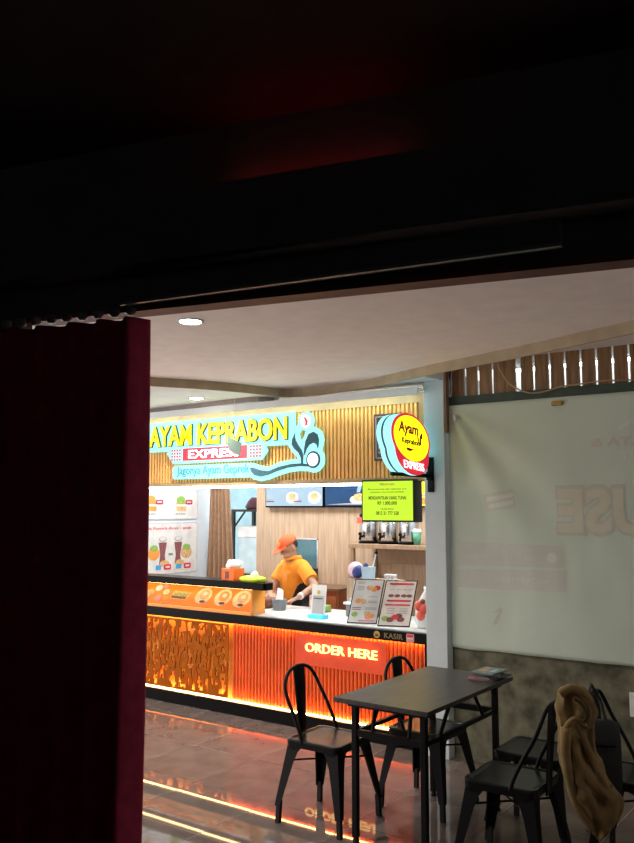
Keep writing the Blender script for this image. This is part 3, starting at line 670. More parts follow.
# store room behind: metal rack with a pale box and a dark bag
rk = thing('metal_rack', 'black metal bracket rack in the store room', 'rack', (-6.9, 8.0, 0))
for x in (-7.03, -6.45):
    for y in (7.9, 8.3): MB().box(x - 0.02, x + 0.02, y - 0.02, y + 0.02, 0, 1.70).build('post', 'black_matte', rk)
MB().box(-7.05, -6.43, 7.88, 8.32, 1.70, 1.73).build('shelf', 'black_matte', rk)
MB().tube([(-7.02, 7.9, 1.50), (-6.84, 7.9, 1.70)], 0.014, 6).build('brace', 'black_matte', rk)
MB().box(-7.05, -6.43, 7.88, 8.32, 0.90, 0.93).build('shelf', 'black_matte', rk)
bx = thing('storage_box', 'pale blue lidded storage box standing in the metal rack', 'box', (-6.72, 8.09, 0.93))
MB().box(-6.97, -6.50, 7.93, 8.25, 0.93, 1.38).build('box', 'pale_box', bx, bevel=0.01)
MB().box(-6.98, -6.49, 7.92, 8.26, 1.38, 1.52).build('lid', 'plastic', bx, bevel=0.012)
o = MB().loft([[Vector((-6.74 + a * math.cos(q), 8.05 + 0.12 * math.sin(q), z)) for q in [2 * PI * k / 14 for k in range(14)]] for a, z in ((0.17, 1.73), (0.20, 1.76), (0.15, 1.83), (0.06, 1.88))]).build('cloth_bag', 'maroon', None, smooth=True)
tag(o, 'dark maroon cloth bag slumped on top of the metal rack', 'bag')

# menu screens over the kitchen
def screen(label, x0, x1, m_, y=YB - 0.06):
    t = thing('menu_screen', label, 'screen', ((x0 + x1) / 2, y, 1.76))
    MB().box(x0, x1, y, y + 0.06, 1.755, 2.16).build('casing', 'black', t, bevel=0.004)
    MB().box(x0 + 0.012, x1 - 0.012, y - 0.003, y, 1.772, 2.145).build('display', m_, t)
    return t, TY(0, y - 0.003, 0)
t, T = screen('pale blue menu screen with two dishes on the kitchen wall', -5.88, -5.085, 'screen_pale')
for c in (-5.50, -5.20):
    patch(circle2(c, 1.86, 0.085, 18, 0.065), T, 0.001, 'print_cream', t, 'dish_picture'); patch(circle2(c, 1.875, 0.05, 14, 0.035), T, 0.003, 'print_tan', t, 'dish_picture')
for c in (-5.80, -5.42): patch(rrect(c - 0.06, c + 0.05, 1.815, 1.828, 0.002), T, 0.003, 'print_plum', t, 'caption'); patch(rrect(c - 0.06, c + 0.03, 1.84, 1.85, 0.002), T, 0.003, 'print_grey', t, 'caption')
t, T = screen('dark navy menu screen showing a steaming bowl', -5.07, -4.35, 'screen_navy')
patch(circle2(-4.63, 1.835, 0.115, 20, 0.05), T, 0.001, 'print_cream', t, 'dish_picture'); patch(circle2(-4.63, 1.86, 0.075, 16, 0.04), T, 0.003, 'print_tan', t, 'dish_picture')
patch([(-5.05, 1.785), (-4.50, 1.785), (-4.50, 1.80), (-4.75, 1.80)], T, 0.002, 'print_grey', t, 'table_picture')
patch([(-4.66, 1.91), (-4.62, 1.91), (-4.58, 2.0), (-4.61, 2.05), (-4.64, 1.99)], T, 0.002, 'screen_pale', t, 'steam_picture')
t, T = screen('yellow menu screen beside the pillar', -4.22, -3.50, 'sign_yellow')
patch(rrect(-4.05, -3.60, 1.86, 1.885, 0.003), T, 0.001, 'print_pink', t, 'print_band'); patch(rrect(-4.2, -3.52, 1.785, 1.85, 0.003), T, 0.001, 'print_orange', t, 'print_band')

# shelf with drink dispensers
sf = thing('wall_shelf', 'wooden wall shelf on slim uprights carrying the drink dispensers', 'shelf', (-4.0, 6.95, 0))
MB().box(-4.49, -2.82, 6.72, YB - 0.01, 1.365, 1.405).build('board', 'wood_trim', sf, bevel=0.003)
for x, y in ((-4.455, 6.75), (-4.46, YB - 0.03), (-2.86, 6.75)): MB().box(x - 0.018, x + 0.018, y - 0.018, y + 0.018, 0, 1.365).build('upright', 'wood_trim', sf)
MB().box(-4.42, -2.82, YB - 0.05, YB - 0.02, 1.20, 1.365).build('rear_rail', 'wood_trim', sf)
for k, x in enumerate((-4.375, -4.15, -3.925)):
    t = thing('drink_dispenser', ('steel drink dispenser with a red sticker at the wall shelf end', 'steel drink dispenser standing between two others on the wall shelf', 'steel drink dispenser next to the green paper cup')[k], 'drink dispenser', (x, 6.92, 1.405), 0, 'drink dispensers on the wall shelf')
    MB().lathe([(0.105, 0), (0.105, 0.02), (0.09, 0.025)], (x, 6.92, 1.405), 24).build('base', 'black', t, smooth=False)
    MB().lathe([(0.088, 0.025), (0.092, 0.03), (0.092, 0.25), (0.085, 0.26)], (x, 6.92, 1.405), 28).build('tank', 'steel', t, smooth=True)
    MB().lathe([(0.096, 0.26), (0.098, 0.275), (0.07, 0.30), (0.025, 0.305), (0.022, 0.33)], (x, 6.92, 1.405), 24).build('lid', 'black', t, smooth=True)
    tp = MB(); tp.tube([(x - 0.02, 6.83, 1.475), (x - 0.02, 6.79, 1.475), (x - 0.02, 6.78, 1.44)], 0.013, 8); tp.box(x - 0.032, x - 0.008, 6.775, 6.80, 1.485, 1.515); tp.build('tap', 'black', t)
    if k == 0: MB().box(x - 0.08, x - 0.02, 6.822, 6.828, 1.60, 1.66).build('sticker', 'red_item', t)
t = thing('paper_cup', 'green paper cup with pale lid beside the dispensers', 'cup', (-3.80, 6.85, 1.405))
MB().lathe([(0.03, 0), (0.042, 0.12)], (-3.80, 6.85, 1.405), 18).build('cup', 'green_cup', t, smooth=True); MB().lathe([(0.044, 0.12), (0.044, 0.135), (0.035, 0.15)], (-3.80, 6.85, 1.405), 18).build('lid', 'plastic', t)
# low reddish cabinet under the window and beside it
cab = thing('base_cabinet', 'reddish brown base cabinet along the kitchen back wall', 'cabinet', (-5.0, 6.98, 0))
MB().box(-5.45, -4.66, 6.80, YB - 0.005, 0, 0.93).build('body', 'cab_red', cab, bevel=0.004)
MB().box(-5.46, -4.65, 6.78, YB - 0.005, 0.93, 0.955).build('top', 'wood_dark', cab)
for x in (-5.44, -5.05): 
    d = MB().box(x, x + 0.37, 6.785, 6.80, 0.08, 0.88).build('door', 'cab_red', cab, bevel=0.003); MB().box(x + 0.17, x + 0.20, 6.77, 6.785, 0.70, 0.82).build('handle', 'steel', d)
def pack(name, label, x, y, z, w, d, h, m_, cat, m2=None):
    t = thing(name, label, cat, (x, y, z))
    MB().box(x - w / 2, x + w / 2, y - d / 2, y + d / 2, z, z + h).build('body', m_, t, bevel=0.008)
    if m2: MB().box(x - w / 2.6, x + w / 2.6, y - d / 2 - 0.003, y - d / 2, z + h * 0.3, z + h * 0.7).build('label_band', m2, t)
    return t
pack('snack_pack', 'pink snack packet at the kitchen side of the counter beside the cashier', -4.40, 6.08, 0.846, 0.12, 0.08, 0.13, 'print_pink', 'packet', 'print_white')
pack('snack_pack', 'green and white snack packet behind the acrylic code stand', -4.27, 5.98, 0.846, 0.13, 0.09, 0.06, 'print_green', 'packet', 'print_white')

# things on the counter: leaning menus
def lean_menu(label, BL, BR, TL, TR, rows):
    a = onz(*BL, 0.848); b = onz(*BR, 0.848); c = onX(*TL, a.x); d = onX(*TR, b.x)
    ux = (b - a); uv = ((c - a) + (d - b)) / 2; nn = ux.cross(uv).normalized()
    if nn.y > 0: nn = -nn
    w, h = ux.length, uv.length; ux = ux.normalized(); uv = uv.normalized()
    t = thing('menu_board', label, 'menu', tuple(a), 0, 'menu boards leaning on the counter')
    def T(u, v, dd=0.0): return a + ux * u + uv * v + nn * dd
    MB().prism([T(0, 0, 0), T(w, 0, 0), T(w, h, 0), T(0, h, 0)], nn * -0.008).build('frame', 'black', t)
    patch([(0.008, 0.008), (w - 0.008, 0.008), (w - 0.008, h - 0.008), (0.008, h - 0.008)], T, 0.0, 'print_white' if rows == 0 else 'print_cream', t, 'sheet')
    # easel strut behind
    s0 = T(w / 2, h * 0.75, -0.008); s1 = Vector((s0.x, s0.y + 0.13, 0.846)); MB().tube([s0, s1], 0.006, 6).build('strut', 'black', t)
    def el(u, v, ru, rv, m_, dd=0.002): patch(circle2(u * w, v * h, ru * w, 14, rv * h), T, dd, m_, t, 'dish_picture')
    def ln(u0, u1, v, m_='print_grey', th=0.006): patch([(u0 * w, v * h - th / 2), (u1 * w, v * h - th / 2), (u1 * w, v * h + th / 2), (u0 * w, v * h + th / 2)], T, 0.002, m_, t, 'text_line')
    if rows == 0:
        for u, v, m_ in ((0.55, 0.80, 'print_tan'), (0.70, 0.77, 'print_orange'), (0.80, 0.80, 'print_red'), (0.25, 0.50, 'print_orange'), (0.42, 0.49, 'print_tan'), (0.2, 0.2, 'print_green'), (0.62, 0.22, 'print_tan'), (0.76, 0.17, 'print_orange'), (0.66, 0.14, 'print_pink')):
            el(u, v, 0.11, 0.055, m_, 0.002 + 0.0006 * R.random())
        for v in (0.93, 0.90, 0.83, 0.80, 0.76): ln(0.12, 0.36, v)
        for v in (0.60, 0.50, 0.47): ln(0.58, 0.88, v)
        for v in (0.35, 0.31): ln(0.08, 0.38, v, 'print_plum')
        for v in (0.35, 0.32): ln(0.52, 0.9, v)
        ln(0.35, 0.9, 0.06, 'print_red')
    else:
        for v in (0.92, 0.55): ln(0.2, 0.85, v, 'print_red', 0.016); el(0.2, v, 0.06, 0.02, 'print_plum', 0.004); el(0.85, v, 0.06, 0.02, 'print_plum', 0.004)
        for u in (0.25, 0.45, 0.65, 0.82): el(u, 0.66, 0.09, 0.035, 'print_plum'); ln(u - 0.07, u + 0.07, 0.80)
        ln(0.12, 0.9, 0.46, 'print_red', 0.012)
        for u, v, m_ in ((0.2, 0.16, 'print_green'), (0.35, 0.14, 'print_plum'), (0.5, 0.2, 'print_red'), (0.6, 0.22, 'print_brown'), (0.68, 0.15, 'print_plum')): el(u, v, 0.12, 0.055, m_, 0.002 + 0.0006 * R.random())
        for v in (0.38, 0.33, 0.28): ln(0.2, 0.45, v); ln(0.6, 0.85, v)
lean_menu('white menu board with yellow dishes leaning on the counter', (346.8, 623), (376.6, 624), (355.6, 579), (385, 579.3), 0)
lean_menu('cream menu board with red headings leaning next to the pillar', (377.2, 626), (409.6, 627), (386.8, 580), (417.4, 581), 1)
# acrylic stands
def stand(label, x, y, z, w, h, blue):
    t = thing('acrylic_stand', label, 'sign holder', (x, y, z))
    MB().prism([(x - w / 2, y, z + 0.02), (x + w / 2, y, z + 0.02), (x + w / 2, y + 0.03, z + h), (x - w / 2, y + 0.03, z + h)], (0, 0.005, 0)).build('panel', 'acrylic', t)
    MB().box(x - w / 2 - 0.005, x + w / 2 + 0.005, y - 0.035, y + 0.05, z, z + 0.032).build('foot', blue, t, bevel=0.003)
    T = lambda u, v, d=0.0: Vector((x + u, y + 0.03 * (v - 0.02) / (h - 0.02) - 0.0015 - d, z + v))
    patch(circle2(0, h * 0.78, 0.017, 14), T, 0, 'emblem', t, 'emblem')
    patch(rrect(-w * 0.38, w * 0.38, h * 0.15, h * 0.68, 0.006), T, 0, 'print_grey', t, 'card')
    patch(rrect(-w * 0.3, w * 0.3, h * 0.58, h * 0.61, 0.001), T, 0.002, 'ink_teal', t, 'text_line')
stand('clear code stand with bright blue foot on the counter edge', -4.05, 5.60, 0.846, 0.145, 0.27, 'blue_base')
tr = thing('card_terminal', 'black and orange payment terminal box behind the code stand', 'terminal', (-3.83, 5.90, 0.846))
MB().box(-3.93, -3.74, 5.84, 5.98, 0.846, 0.945).build('body', 'steel_grey', tr, bevel=0.008); MB().box(-3.89, -3.80, 5.835, 5.84, 0.87, 0.92).build('front_label', 'print_orange', tr)
MB().box(-3.95, -3.72, 5.83, 5.99, 0.945, 0.965).build('tray', 'plastic', tr, bevel=0.004)
stand('small white code stand with pale blue foot on the terminal', -3.85, 5.90, 0.965, 0.105, 0.17, 'pale_blue')
# bag with red things, right end
bg = thing('plastic_bag', 'clear plastic bag with red cups at the counter end by the pillar', 'bag', (-3.07, 5.62, 0.846))
rg = []
for k, (a, z, sx_) in enumerate(((0.05, 0, 0), (0.075, 0.06, 0), (0.07, 0.15, 0.01), (0.05, 0.21, 0.02), (0.02, 0.28, 0.03), (0.03, 0.31, 0.035))):
    rg.append([Vector((-3.075 + sx_ + a * math.cos(q) * (1 + 0.12 * math.sin(3 * q + k)), 5.63 + a * 0.8 * math.sin(q), 0.846 + z)) for q in [2 * PI * i / 18 for i in range(18)]])
MB().loft(rg).build('bag_skin', 'plastic', bg, smooth=True)
for dx, dz in ((-0.005, 0.10), (0.02, 0.15), (-0.02, 0.17)): MB().ball((-3.065 + dx, 5.575, 0.846 + dz), 0.035, 0.03, 0.04, n=12, m=7).build('red_cup', 'red_item', bg, smooth=True)
MB().ball((-3.055, 5.58, 1.05), 0.02, 0.02, 0.02, n=10, m=6).build('brown_lid', 'print_brown', bg)
# ball, holder and clock on a small riser behind the menus
rs = pack('counter_riser', 'pale wooden riser box behind the leaning menus', -3.785, 6.09, 0.846, 0.50, 0.16, 0.30, 'wood', 'riser')
t = thing('toy_ball', 'pink and navy ball on the riser behind the menus', 'ball', (-4.02, 6.08, 1.146))
bm_ = MB().ball((-3.985, 6.08, 1.216), 0.070, n=18, m=12); bm_.build('ball', 'pink_ball', t, smooth=True)
MB().ball((-3.955, 6.065, 1.205), 0.058, n=16, m=10).build('navy_patch', 'navy', t, smooth=True)
t = thing('pen_holder', 'pale blue holder with a dark tipped straw behind the menus', 'pen holder', (-3.83, 6.05, 1.146))
MB().loft([[Vector((-3.835 + a * sx_, 6.05 + a * sy_, z)) for sx_, sy_ in ((-1, -1), (1, -1), (1, 1), (-1, 1))] for a, z in ((0.038, 1.146), (0.046, 1.25))]).build('cup', 'pale_blue', t)
MB().tube([(-3.82, 6.05, 1.16), (-3.77, 6.07, 1.36)], 0.007, 6).build('straw', 'plastic', t); MB().ball((-3.767, 6.071, 1.37), 0.014, n=8, m=6).build('straw_tip', 'black', t)
MB().ball((-3.85, 6.03, 1.262), 0.025, 0.012, 0.022, n=8, m=6).build('dark_clip', 'navy', t)
t = thing('desk_clock', 'small white digital clock behind the menu with red headings', 'clock', (-3.62, 6.06, 1.146))
MB().box(-3.675, -3.575, 6.04, 6.09, 1.146, 1.195).build('body', 'plastic', t, bevel=0.006)
for k in range(3): MB().box(-3.665 + k * 0.03, -3.645 + k * 0.03, 6.037, 6.04, 1.16, 1.182).build('digit_window', 'print_grey', t)
# on the display top
t = thing('tissue_box', 'orange square tissue box with white tissue on the display top', 'tissue box', (-4.90, YC + 0.12, 1.122))
MB().box(-4.97, -4.825, YC + 0.005, YC + 0.145, 1.122, 1.225).build('box', 'orange_box', t, bevel=0.004)
MB().box(-4.925, -4.885, YC + 0.002, YC + 0.005, 1.14, 1.20).build('label_mark', 'print_brown', t)
rg = [[Vector((-4.90 + sxx + a * math.cos(q), YC + 0.075 + b * math.sin(q), z + 0.012 * math.sin(3 * q + z * 60))) for q in [2 * PI * i / 22 for i in range(22)]] for a, b, z, sxx in ((0.06, 0.05, 1.226, 0), (0.085, 0.05, 1.245, 0.01), (0.09, 0.045, 1.27, 0.02), (0.06, 0.03, 1.285, 0.01), (0.02, 0.02, 1.29, 0.0))]
MB().loft(rg).build('tissue', 'tissue', t, smooth=True)
t = thing('tissue_pack', 'lime green tissue pack with white tissue on the display top', 'tissue pack', (-4.64, YC + 0.12, 1.122))
rg = [[Vector((-4.645 + a * math.copysign(abs(math.cos(q)) ** 0.6, math.cos(q)), YC + 0.045 + b * math.copysign(abs(math.sin(q)) ** 0.6, math.sin(q)), z)) for q in [2 * PI * i / 22 for i in range(22)]] for a, b, z in ((0.11, 0.06, 1.122), (0.125, 0.07, 1.14), (0.12, 0.065, 1.16), (0.05, 0.03, 1.175))]
MB().loft(rg).build('pack', 'lime_pack', t, smooth=True)
MB().loft([[Vector((-4.63 + sxx + a * math.cos(q), YC + 0.045 + a * 0.5 * math.sin(q), z)) for q in [2 * PI * i / 14 for i in range(14)]] for a, z, sxx in ((0.035, 1.17, 0), (0.04, 1.185, 0.005), (0.025, 1.205, 0.01), (0.008, 1.215, 0.015))]).build('tissue', 'tissue', t, smooth=True)
# utensil cup and brown bowl beside the display end
t = thing('utensil_tub', 'grey steel tub with paper napkin beside the display case', 'tub', (-4.64, 5.84, 0.846))
MB().lathe([(0.055, 0), (0.068, 0.10), (0.07, 0.10), (0.062, 0.095), (0.05, 0.01)], (-4.64, 5.84, 0.846), 20).build('tub', 'steel_grey', t, smooth=True)
MB().prism([(-4.67, 5.82, 0.92), (-4.60, 5.83, 0.93), (-4.62, 5.86, 1.02), (-4.67, 5.85, 1.04)], (0.004, 0.006, 0)).build('napkin', 'tissue', t)
t = thing('sauce_bowl', 'dark brown bowl held beside the steel tub', 'bowl', (-4.83, 5.91, 0.846))
MB().lathe([(0.04, 0), (0.075, 0.05), (0.08, 0.09), (0.075, 0.09), (0.065, 0.05), (0.03, 0.012)], (-4.83, 5.91, 0.846), 20).build('bowl', 'print_brown', t, smooth=True)

# ================================================================== CASHIER
def bake(mb, voxel, smooth_it=4):
    me = bpy.data.meshes.new('tmp'); me.from_pydata([tuple(p) for p in mb.v], [], mb.f)
    bm = bmesh.new(); bm.from_mesh(me); bmesh.ops.recalc_face_normals(bm, faces=bm.faces); bm.to_mesh(me); bm.free()
    o = bpy.data.objects.new('tmp', me); col.objects.link(o)
    r = o.modifiers.new('r', 'REMESH'); r.mode = 'VOXEL'; r.voxel_size = voxel; r.use_smooth_shade = True
    s = o.modifiers.new('s', 'SMOOTH'); s.iterations = smooth_it; s.factor = 0.5
    dg = bpy.context.evaluated_depsgraph_get(); ev = o.evaluated_get(dg)
    out = bpy.data.meshes.new_from_object(ev, depsgraph=dg)
    bpy.data.objects.remove(o); bpy.data.meshes.remove(me)
    return out
def capsule(mb, a, b, ra, rb, n=14):
    a, b = Vector(a), Vector(b); d = b - a; L = d.length; pts = []; rs = []
    dn = d.normalized()
    for k in range(5):
        t = PI / 2 * (k / 4); pts.append(a - dn * ra * math.cos(t) * 0.98); rs.append(max(ra * math.sin(t), ra * 0.05))
    for k in range(5):
        t = PI / 2 * (k / 4); pts.append(b + dn * rb * math.sin(t) * 0.98); rs.append(max(rb * math.cos(t), rb * 0.05))
    mb.tube(pts, rs, n)
ps = thing('person', 'person in orange shirt and orange cap working behind the counter, head bowed', 'person', (-4.93, 6.48, 0))
def attach(me, name, mats, parent=ps, world=True):
    if world: me.transform(WM[parent.name].inverted())
    me.materials.clear()
    for m_ in mats: me.materials.append(M[m_])
    for p in me.polygons: p.use_smooth = True
    o = bpy.data.objects.new(name, me); col.objects.link(o); o.parent = parent; WM[o.name] = WM[parent.name].copy(); return o
pel = Vector((-4.93, 6.50, 0.80)); chest = Vector((-4.925, 6.44, 1.085)); nb = Vector((-4.925, 6.40, 1.252)); head = Vector((-4.925, 6.34, 1.375))
sl = Vector((-4.780, 6.37, 1.192)); sr = Vector((-5.045, 6.46, 1.192))                 # his left (towards the pillar) and right shoulder
el_ = Vector((-4.570, 6.28, 1.030)); wl = Vector((-4.590, 6.06, 0.945)); er = Vector((-5.085, 6.30, 0.99)); wr = Vector((-4.960, 6.10, 0.955))
b = MB()
capsule(b, pel, chest, 0.125, 0.120); capsule(b, chest, nb + Vector((0, 0, -0.05)), 0.115, 0.075); capsule(b, nb + Vector((0, 0, -0.03)), head + Vector((0.02, 0.02, -0.05)), 0.052, 0.050)
for s_, e_, w_ in ((sl, el_, wl), (sr, er, wr)):
    capsule(b, nb + Vector((0, 0, -0.05)), s_, 0.06, 0.058); capsule(b, s_, e_, 0.050, 0.038); capsule(b, e_, w_, 0.037, 0.025)
# legs: hip, knee, ankle, foot
for sgn in (-1, 1):
    hip = pel + Vector((0.085 * sgn, 0, -0.02)); kn = Vector((hip.x, 6.47, 0.44)); an = Vector((hip.x, 6.52, 0.085))
    capsule(b, hip, kn, 0.085, 0.058); capsule(b, kn, an, 0.055, 0.038); capsule(b, an + Vector((0, 0.01, -0.045)), an + Vector((0, -0.15, -0.055)), 0.036, 0.030)
# head turned to the left and bowed
hd_dir = Vector((-0.28, -0.82, -0.50)).normalized(); hx = hd_dir; hs = Vector((0, 0, 1)).cross(hx).normalized(); hu = hx.cross(hs)
HM = Matrix((hx, hs, hu)).transposed()
def HP(f, s, u): return head + hx * f + hs * s + hu * u
b.ball(head + hu * 0.02, 0.092, 0.074, 0.098, n=18, m=12, Rm=HM)
b.ball(HP(0.022, 0, -0.055), 0.066, 0.056, 0.062, n=16, m=10, Rm=HM)           # jaw
b.ball(HP(0.100, 0, -0.012), 0.018, 0.012, 0.022, n=10, m=8, Rm=HM)            # nose
b.ball(HP(0.080, 0, -0.058), 0.012, 0.026, 0.009, n=10, m=8, Rm=HM)            # lips
for sg_ in (-1, 1):
    b.ball(HP(-0.005, 0.076 * sg_, -0.005), 0.022, 0.010, 0.032, n=10, m=8, Rm=HM)   # ears
    b.ball(HP(0.080, 0.030 * sg_, 0.022), 0.014, 0.024, 0.008, n=10, m=8, Rm=HM)     # brow
# hands with five fingers
def hand(w_, tip, side):
    d = (tip - w_).normalized(); s_ = d.cross(Vector((0, 0, 1))).normalized() * side; u_ = s_.cross(d) * side
    if u_.z < 0: u_ = -u_
    pc = w_ + d * 0.048
    b.ball(pc, 0.050, 0.040, 0.017, n=14, m=8, Rm=Matrix((d, s_, u_)).transposed())
    for k, (off, L) in enumerate(((-0.030, 0.060), (-0.010, 0.072), (0.010, 0.068), (0.029, 0.052))):
        r0 = w_ + d * 0.082 + s_ * off; m1 = r0 + d * L * 0.5 + u_ * 0.004 + s_ * off * 0.15; m2 = m1 + d * L * 0.45 - u_ * 0.020
        capsule(b, r0 - d * 0.02, m1, 0.0098, 0.0088, 8); capsule(b, m1, m2, 0.0088, 0.0072, 8)
    r0 = w_ + d * 0.025 - s_ * 0.030; m1 = r0 + d * 0.034 - s_ * 0.026 - u_ * 0.004; m2 = m1 + d * 0.030 - s_ * 0.004 - u_ * 0.008
    capsule(b, r0, m1, 0.0125, 0.0105, 8); capsule(b, m1, m2, 0.0105, 0.0082, 8)
hand(wl, Vector((-4.70, 5.98, 0.885)), 1); hand(wr, Vector((-4.86, 6.03, 0.935)), -1)
attach(bake(b, 0.0065, 2), 'body', ['skin'])
for sg_ in (-1, 1):
    e = MB().ball(HP(0.0855, 0.031 * sg_, 0.006), 0.008, 0.014, 0.006, n=10, m=6, Rm=HM).build('eye', 'hair', ps, smooth=True)
MB().ball(HP(0.0895, 0, -0.060), 0.006, 0.024, 0.003, n=10, m=6, Rm=HM).build('mouth', 'print_brown', ps)
# shirt: short sleeves, collar, black side panels
s = MB()
capsule(s, pel + Vector((0, 0, 0.0)), chest, 0.150, 0.148, 20); capsule(s, chest, nb + Vector((0, 0.005, -0.075)), 0.143, 0.095, 20)
for s_, e_ in ((sl, el_), (sr, er)):
    capsule(s, nb + Vector((0, 0, -0.065)), s_ + Vector((0, 0, -0.006)), 0.078, 0.074); d = (e_ - s_); m_ = s_ + d * 0.72
    s.tube([s_ - d * 0.1, s_ + d * 0.2, s_ + d * 0.45, m_], [0.060, 0.074, 0.072, 0.070], 16)
sm = bake(s, 0.0085, 5)
for v in sm.vertices:  # cloth folds
    n_ = noise.noise(Vector((v.co.x * 14, v.co.y * 14, v.co.z * 7))); v.co += v.normal * 0.006 * n_
lat = Vector((0.954, -0.30, 0)); fwd = Vector((-0.30, -0.954, 0))
sh = attach(sm, 'shirt', ['shirt', 'shirt_black'])
for p in sm.polygons:
    c = p.center + Vector(ps.location); q = c - Vector((-4.935, 6.46, 0)); l = abs(q.dot(lat)); arm = q.dot(lat) > 0.205 or q.dot(lat) < -0.19
    if not arm and l > 0.075 + 0.45 * max(0, c.z - 0.86) ** 1.0 - 0.0 and c.z < 1.13: p.material_index = 1
cm = MB(); cl = []
for k in range(-9, 10):
    a = k / 9 * 2.5; r_ = 0.068; base = nb + Vector((0, 0, 0.012)) + (hx * Vector((1, 1, 0)).length * 0 + fwd * (-math.cos(a)) * -r_ + lat * math.sin(a) * r_)
    cl.append(base)
rg = [[p + Vector((0, 0, 0.03)) for p in cl], [p + Vector((0, 0, 0.032)) + (p - nb).normalized() * 0.012 for p in cl], [p + (p - nb).normalized() * 0.030 - Vector((0, 0, 0.012)) for p in cl]]
cm.loft(rg, caps=False, closed=False)
co = cm.build('collar', 'shirt', sh, smooth=True); co.modifiers.new('sol', 'SOLIDIFY').thickness = 0.006
def chest_pt(l, z): return Vector((-4.935, 6.45, 0)) + lat * l + fwd * 0.160 + Vector((0, 0, z))
MB().prism([chest_pt(0.045, 1.07), chest_pt(0.10, 1.07), chest_pt(0.10, 1.12), chest_pt(0.075, 1.135), chest_pt(0.045, 1.12)], fwd * 0.012).build('chest_logo', 'print_orange', sh)
MB().tube([chest_pt(0.0, 1.14), chest_pt(0.0, 0.90)], 0.004, 6).build('placket', 'print_orange', sh)
# trousers over the legs
b = MB()
for sgn in (-1, 1):
    hip = pel + Vector((0.085 * sgn, 0, -0.02)); kn = Vector((hip.x, 6.47, 0.44)); an = Vector((hip.x, 6.52, 0.10))
    capsule(b, hip, kn, 0.102, 0.075); capsule(b, kn, an, 0.073, 0.058)
capsule(b, pel + Vector((-0.04, 0, 0)), pel + Vector((0.04, 0, 0)), 0.13, 0.13)
attach(bake(b, 0.011, 3), 'trousers', ['trouser'])
# cap, hair, watch
cap = MB(); rings = []
for k in range(9):
    t = PI / 2 * k / 8; rings.append([HP(-0.004 + 0.104 * math.cos(t) * math.cos(a), 0.086 * math.cos(t) * math.sin(a), 0.045 + 0.085 * math.sin(t)) for a in [2 * PI * i / 22 for i in range(22)]])
cap.loft(rings)
cp = cap.build('cap', 'cap', ps, smooth=True)
br = []
for dd in (0.0, 0.006):
    br.append([HP(0.062 + 0.115 * math.sin(PI * i / 12) , -0.078 * math.cos(PI * i / 12), 0.048 - 0.022 * math.sin(PI * i / 12) + dd) for i in range(13)] + [HP(0.058, 0.05, 0.048 + dd), HP(0.058, -0.05, 0.048 + dd)])
MB().loft(br).build('brim', 'cap', cp, smooth=False)
MB().ball(HP(-0.004, 0, 0.131), 0.008, n=8, m=5).build('button', 'cap', cp)
MB().ball(HP(0.088, -0.0, 0.082), 0.012, 0.026, 0.024, n=12, m=8, Rm=HM).build('cap_logo', 'cap_logo', cp, smooth=True)
MB().ball(HP(-0.030, 0, 0.012), 0.072, 0.0765, 0.060, n=18, m=10, Rm=HM).build('hair', 'hair', ps, smooth=True)
dw = (wl - el_).normalized(); MB().tube([wl - dw * 0.035, wl - dw * 0.012], 0.032, 16).build('wristwatch', 'plastic', ps)

# ================================================================== TABLE AND CHAIRS
tx0, tx1, ty0, ty1 = -2.575, -2.010, 3.705, 4.775
tb = thing('dining_table', 'dark wood grain rectangular table with black folding metal legs', 'table', ((tx0 + tx1) / 2, (ty0 + ty1) / 2, 0))
MB().box(tx0, tx1, ty0, ty1, 0.728, 0.752).build('tabletop', 'table', tb, bevel=0.002)
MB().box(tx0 + 0.045, tx1 - 0.045, ty0 + 0.07, ty0 + 0.11, 0.700, 0.728).build('under_rail', 'metal_black', tb); MB().box(tx0 + 0.045, tx1 - 0.045, ty1 - 0.11, ty1 - 0.07, 0.700, 0.728).build('under_rail', 'metal_black', tb)
for x in (tx0 + 0.075, tx1 - 0.075):
    for y in (ty0 + 0.10, ty1 - 0.10):
        l = MB().box(x - 0.016, x + 0.016, y - 0.016, y + 0.016, 0.025, 0.728).build('leg', 'metal_black', tb, bevel=0.003)
        MB().lathe([(0.017, 0.0), (0.019, 0.008), (0.012, 0.025)], (x, y, 0), 12).build('foot_glide', 'rubber', l)
        g = 1 if y < 4.2 else -1
        MB().add([(x - 0.016, y + g * 0.016, 0.728), (x + 0.016, y + g * 0.016, 0.728), (x + 0.016, y + g * 0.016, 0.66), (x - 0.016, y + g * 0.016, 0.66), (x, y + g * 0.035, 0.728)], [(0, 1, 2, 3), (0, 3, 4), (1, 4, 2), (2, 4, 3), (0, 4, 1)]).build('gusset', 'metal_black', l)
for y in (ty0 + 0.10, ty1 - 0.10): MB().box(tx0 + 0.09, tx1 - 0.09, y - 0.012, y + 0.012, 0.545, 0.580).build('cross_bar', 'metal_black', tb)
for x in (tx0 + 0.075, tx1 - 0.075): MB().box(x - 0.010, x + 0.010, ty0 + 0.116, ty1 - 0.116, 0.552, 0.574).build('side_bar', 'metal_black', tb)
for x in (tx0 + 0.075, tx1 - 0.075):
    for y, g in ((ty0 + 0.10, 1), (ty1 - 0.10, -1)): MB().tube([(x, y + g * 0.17, 0.570), (x, y + g * 0.30, 0.726)], 0.011, 6).build('brace', 'metal_black', tb)
for x in (-2.40, -2.18): MB().tube([(x, ty0 + 0.112, 0.57), (x - 0.03, ty0 + 0.20, 0.728)], 0.011, 6).build('brace', 'metal_black', tb)

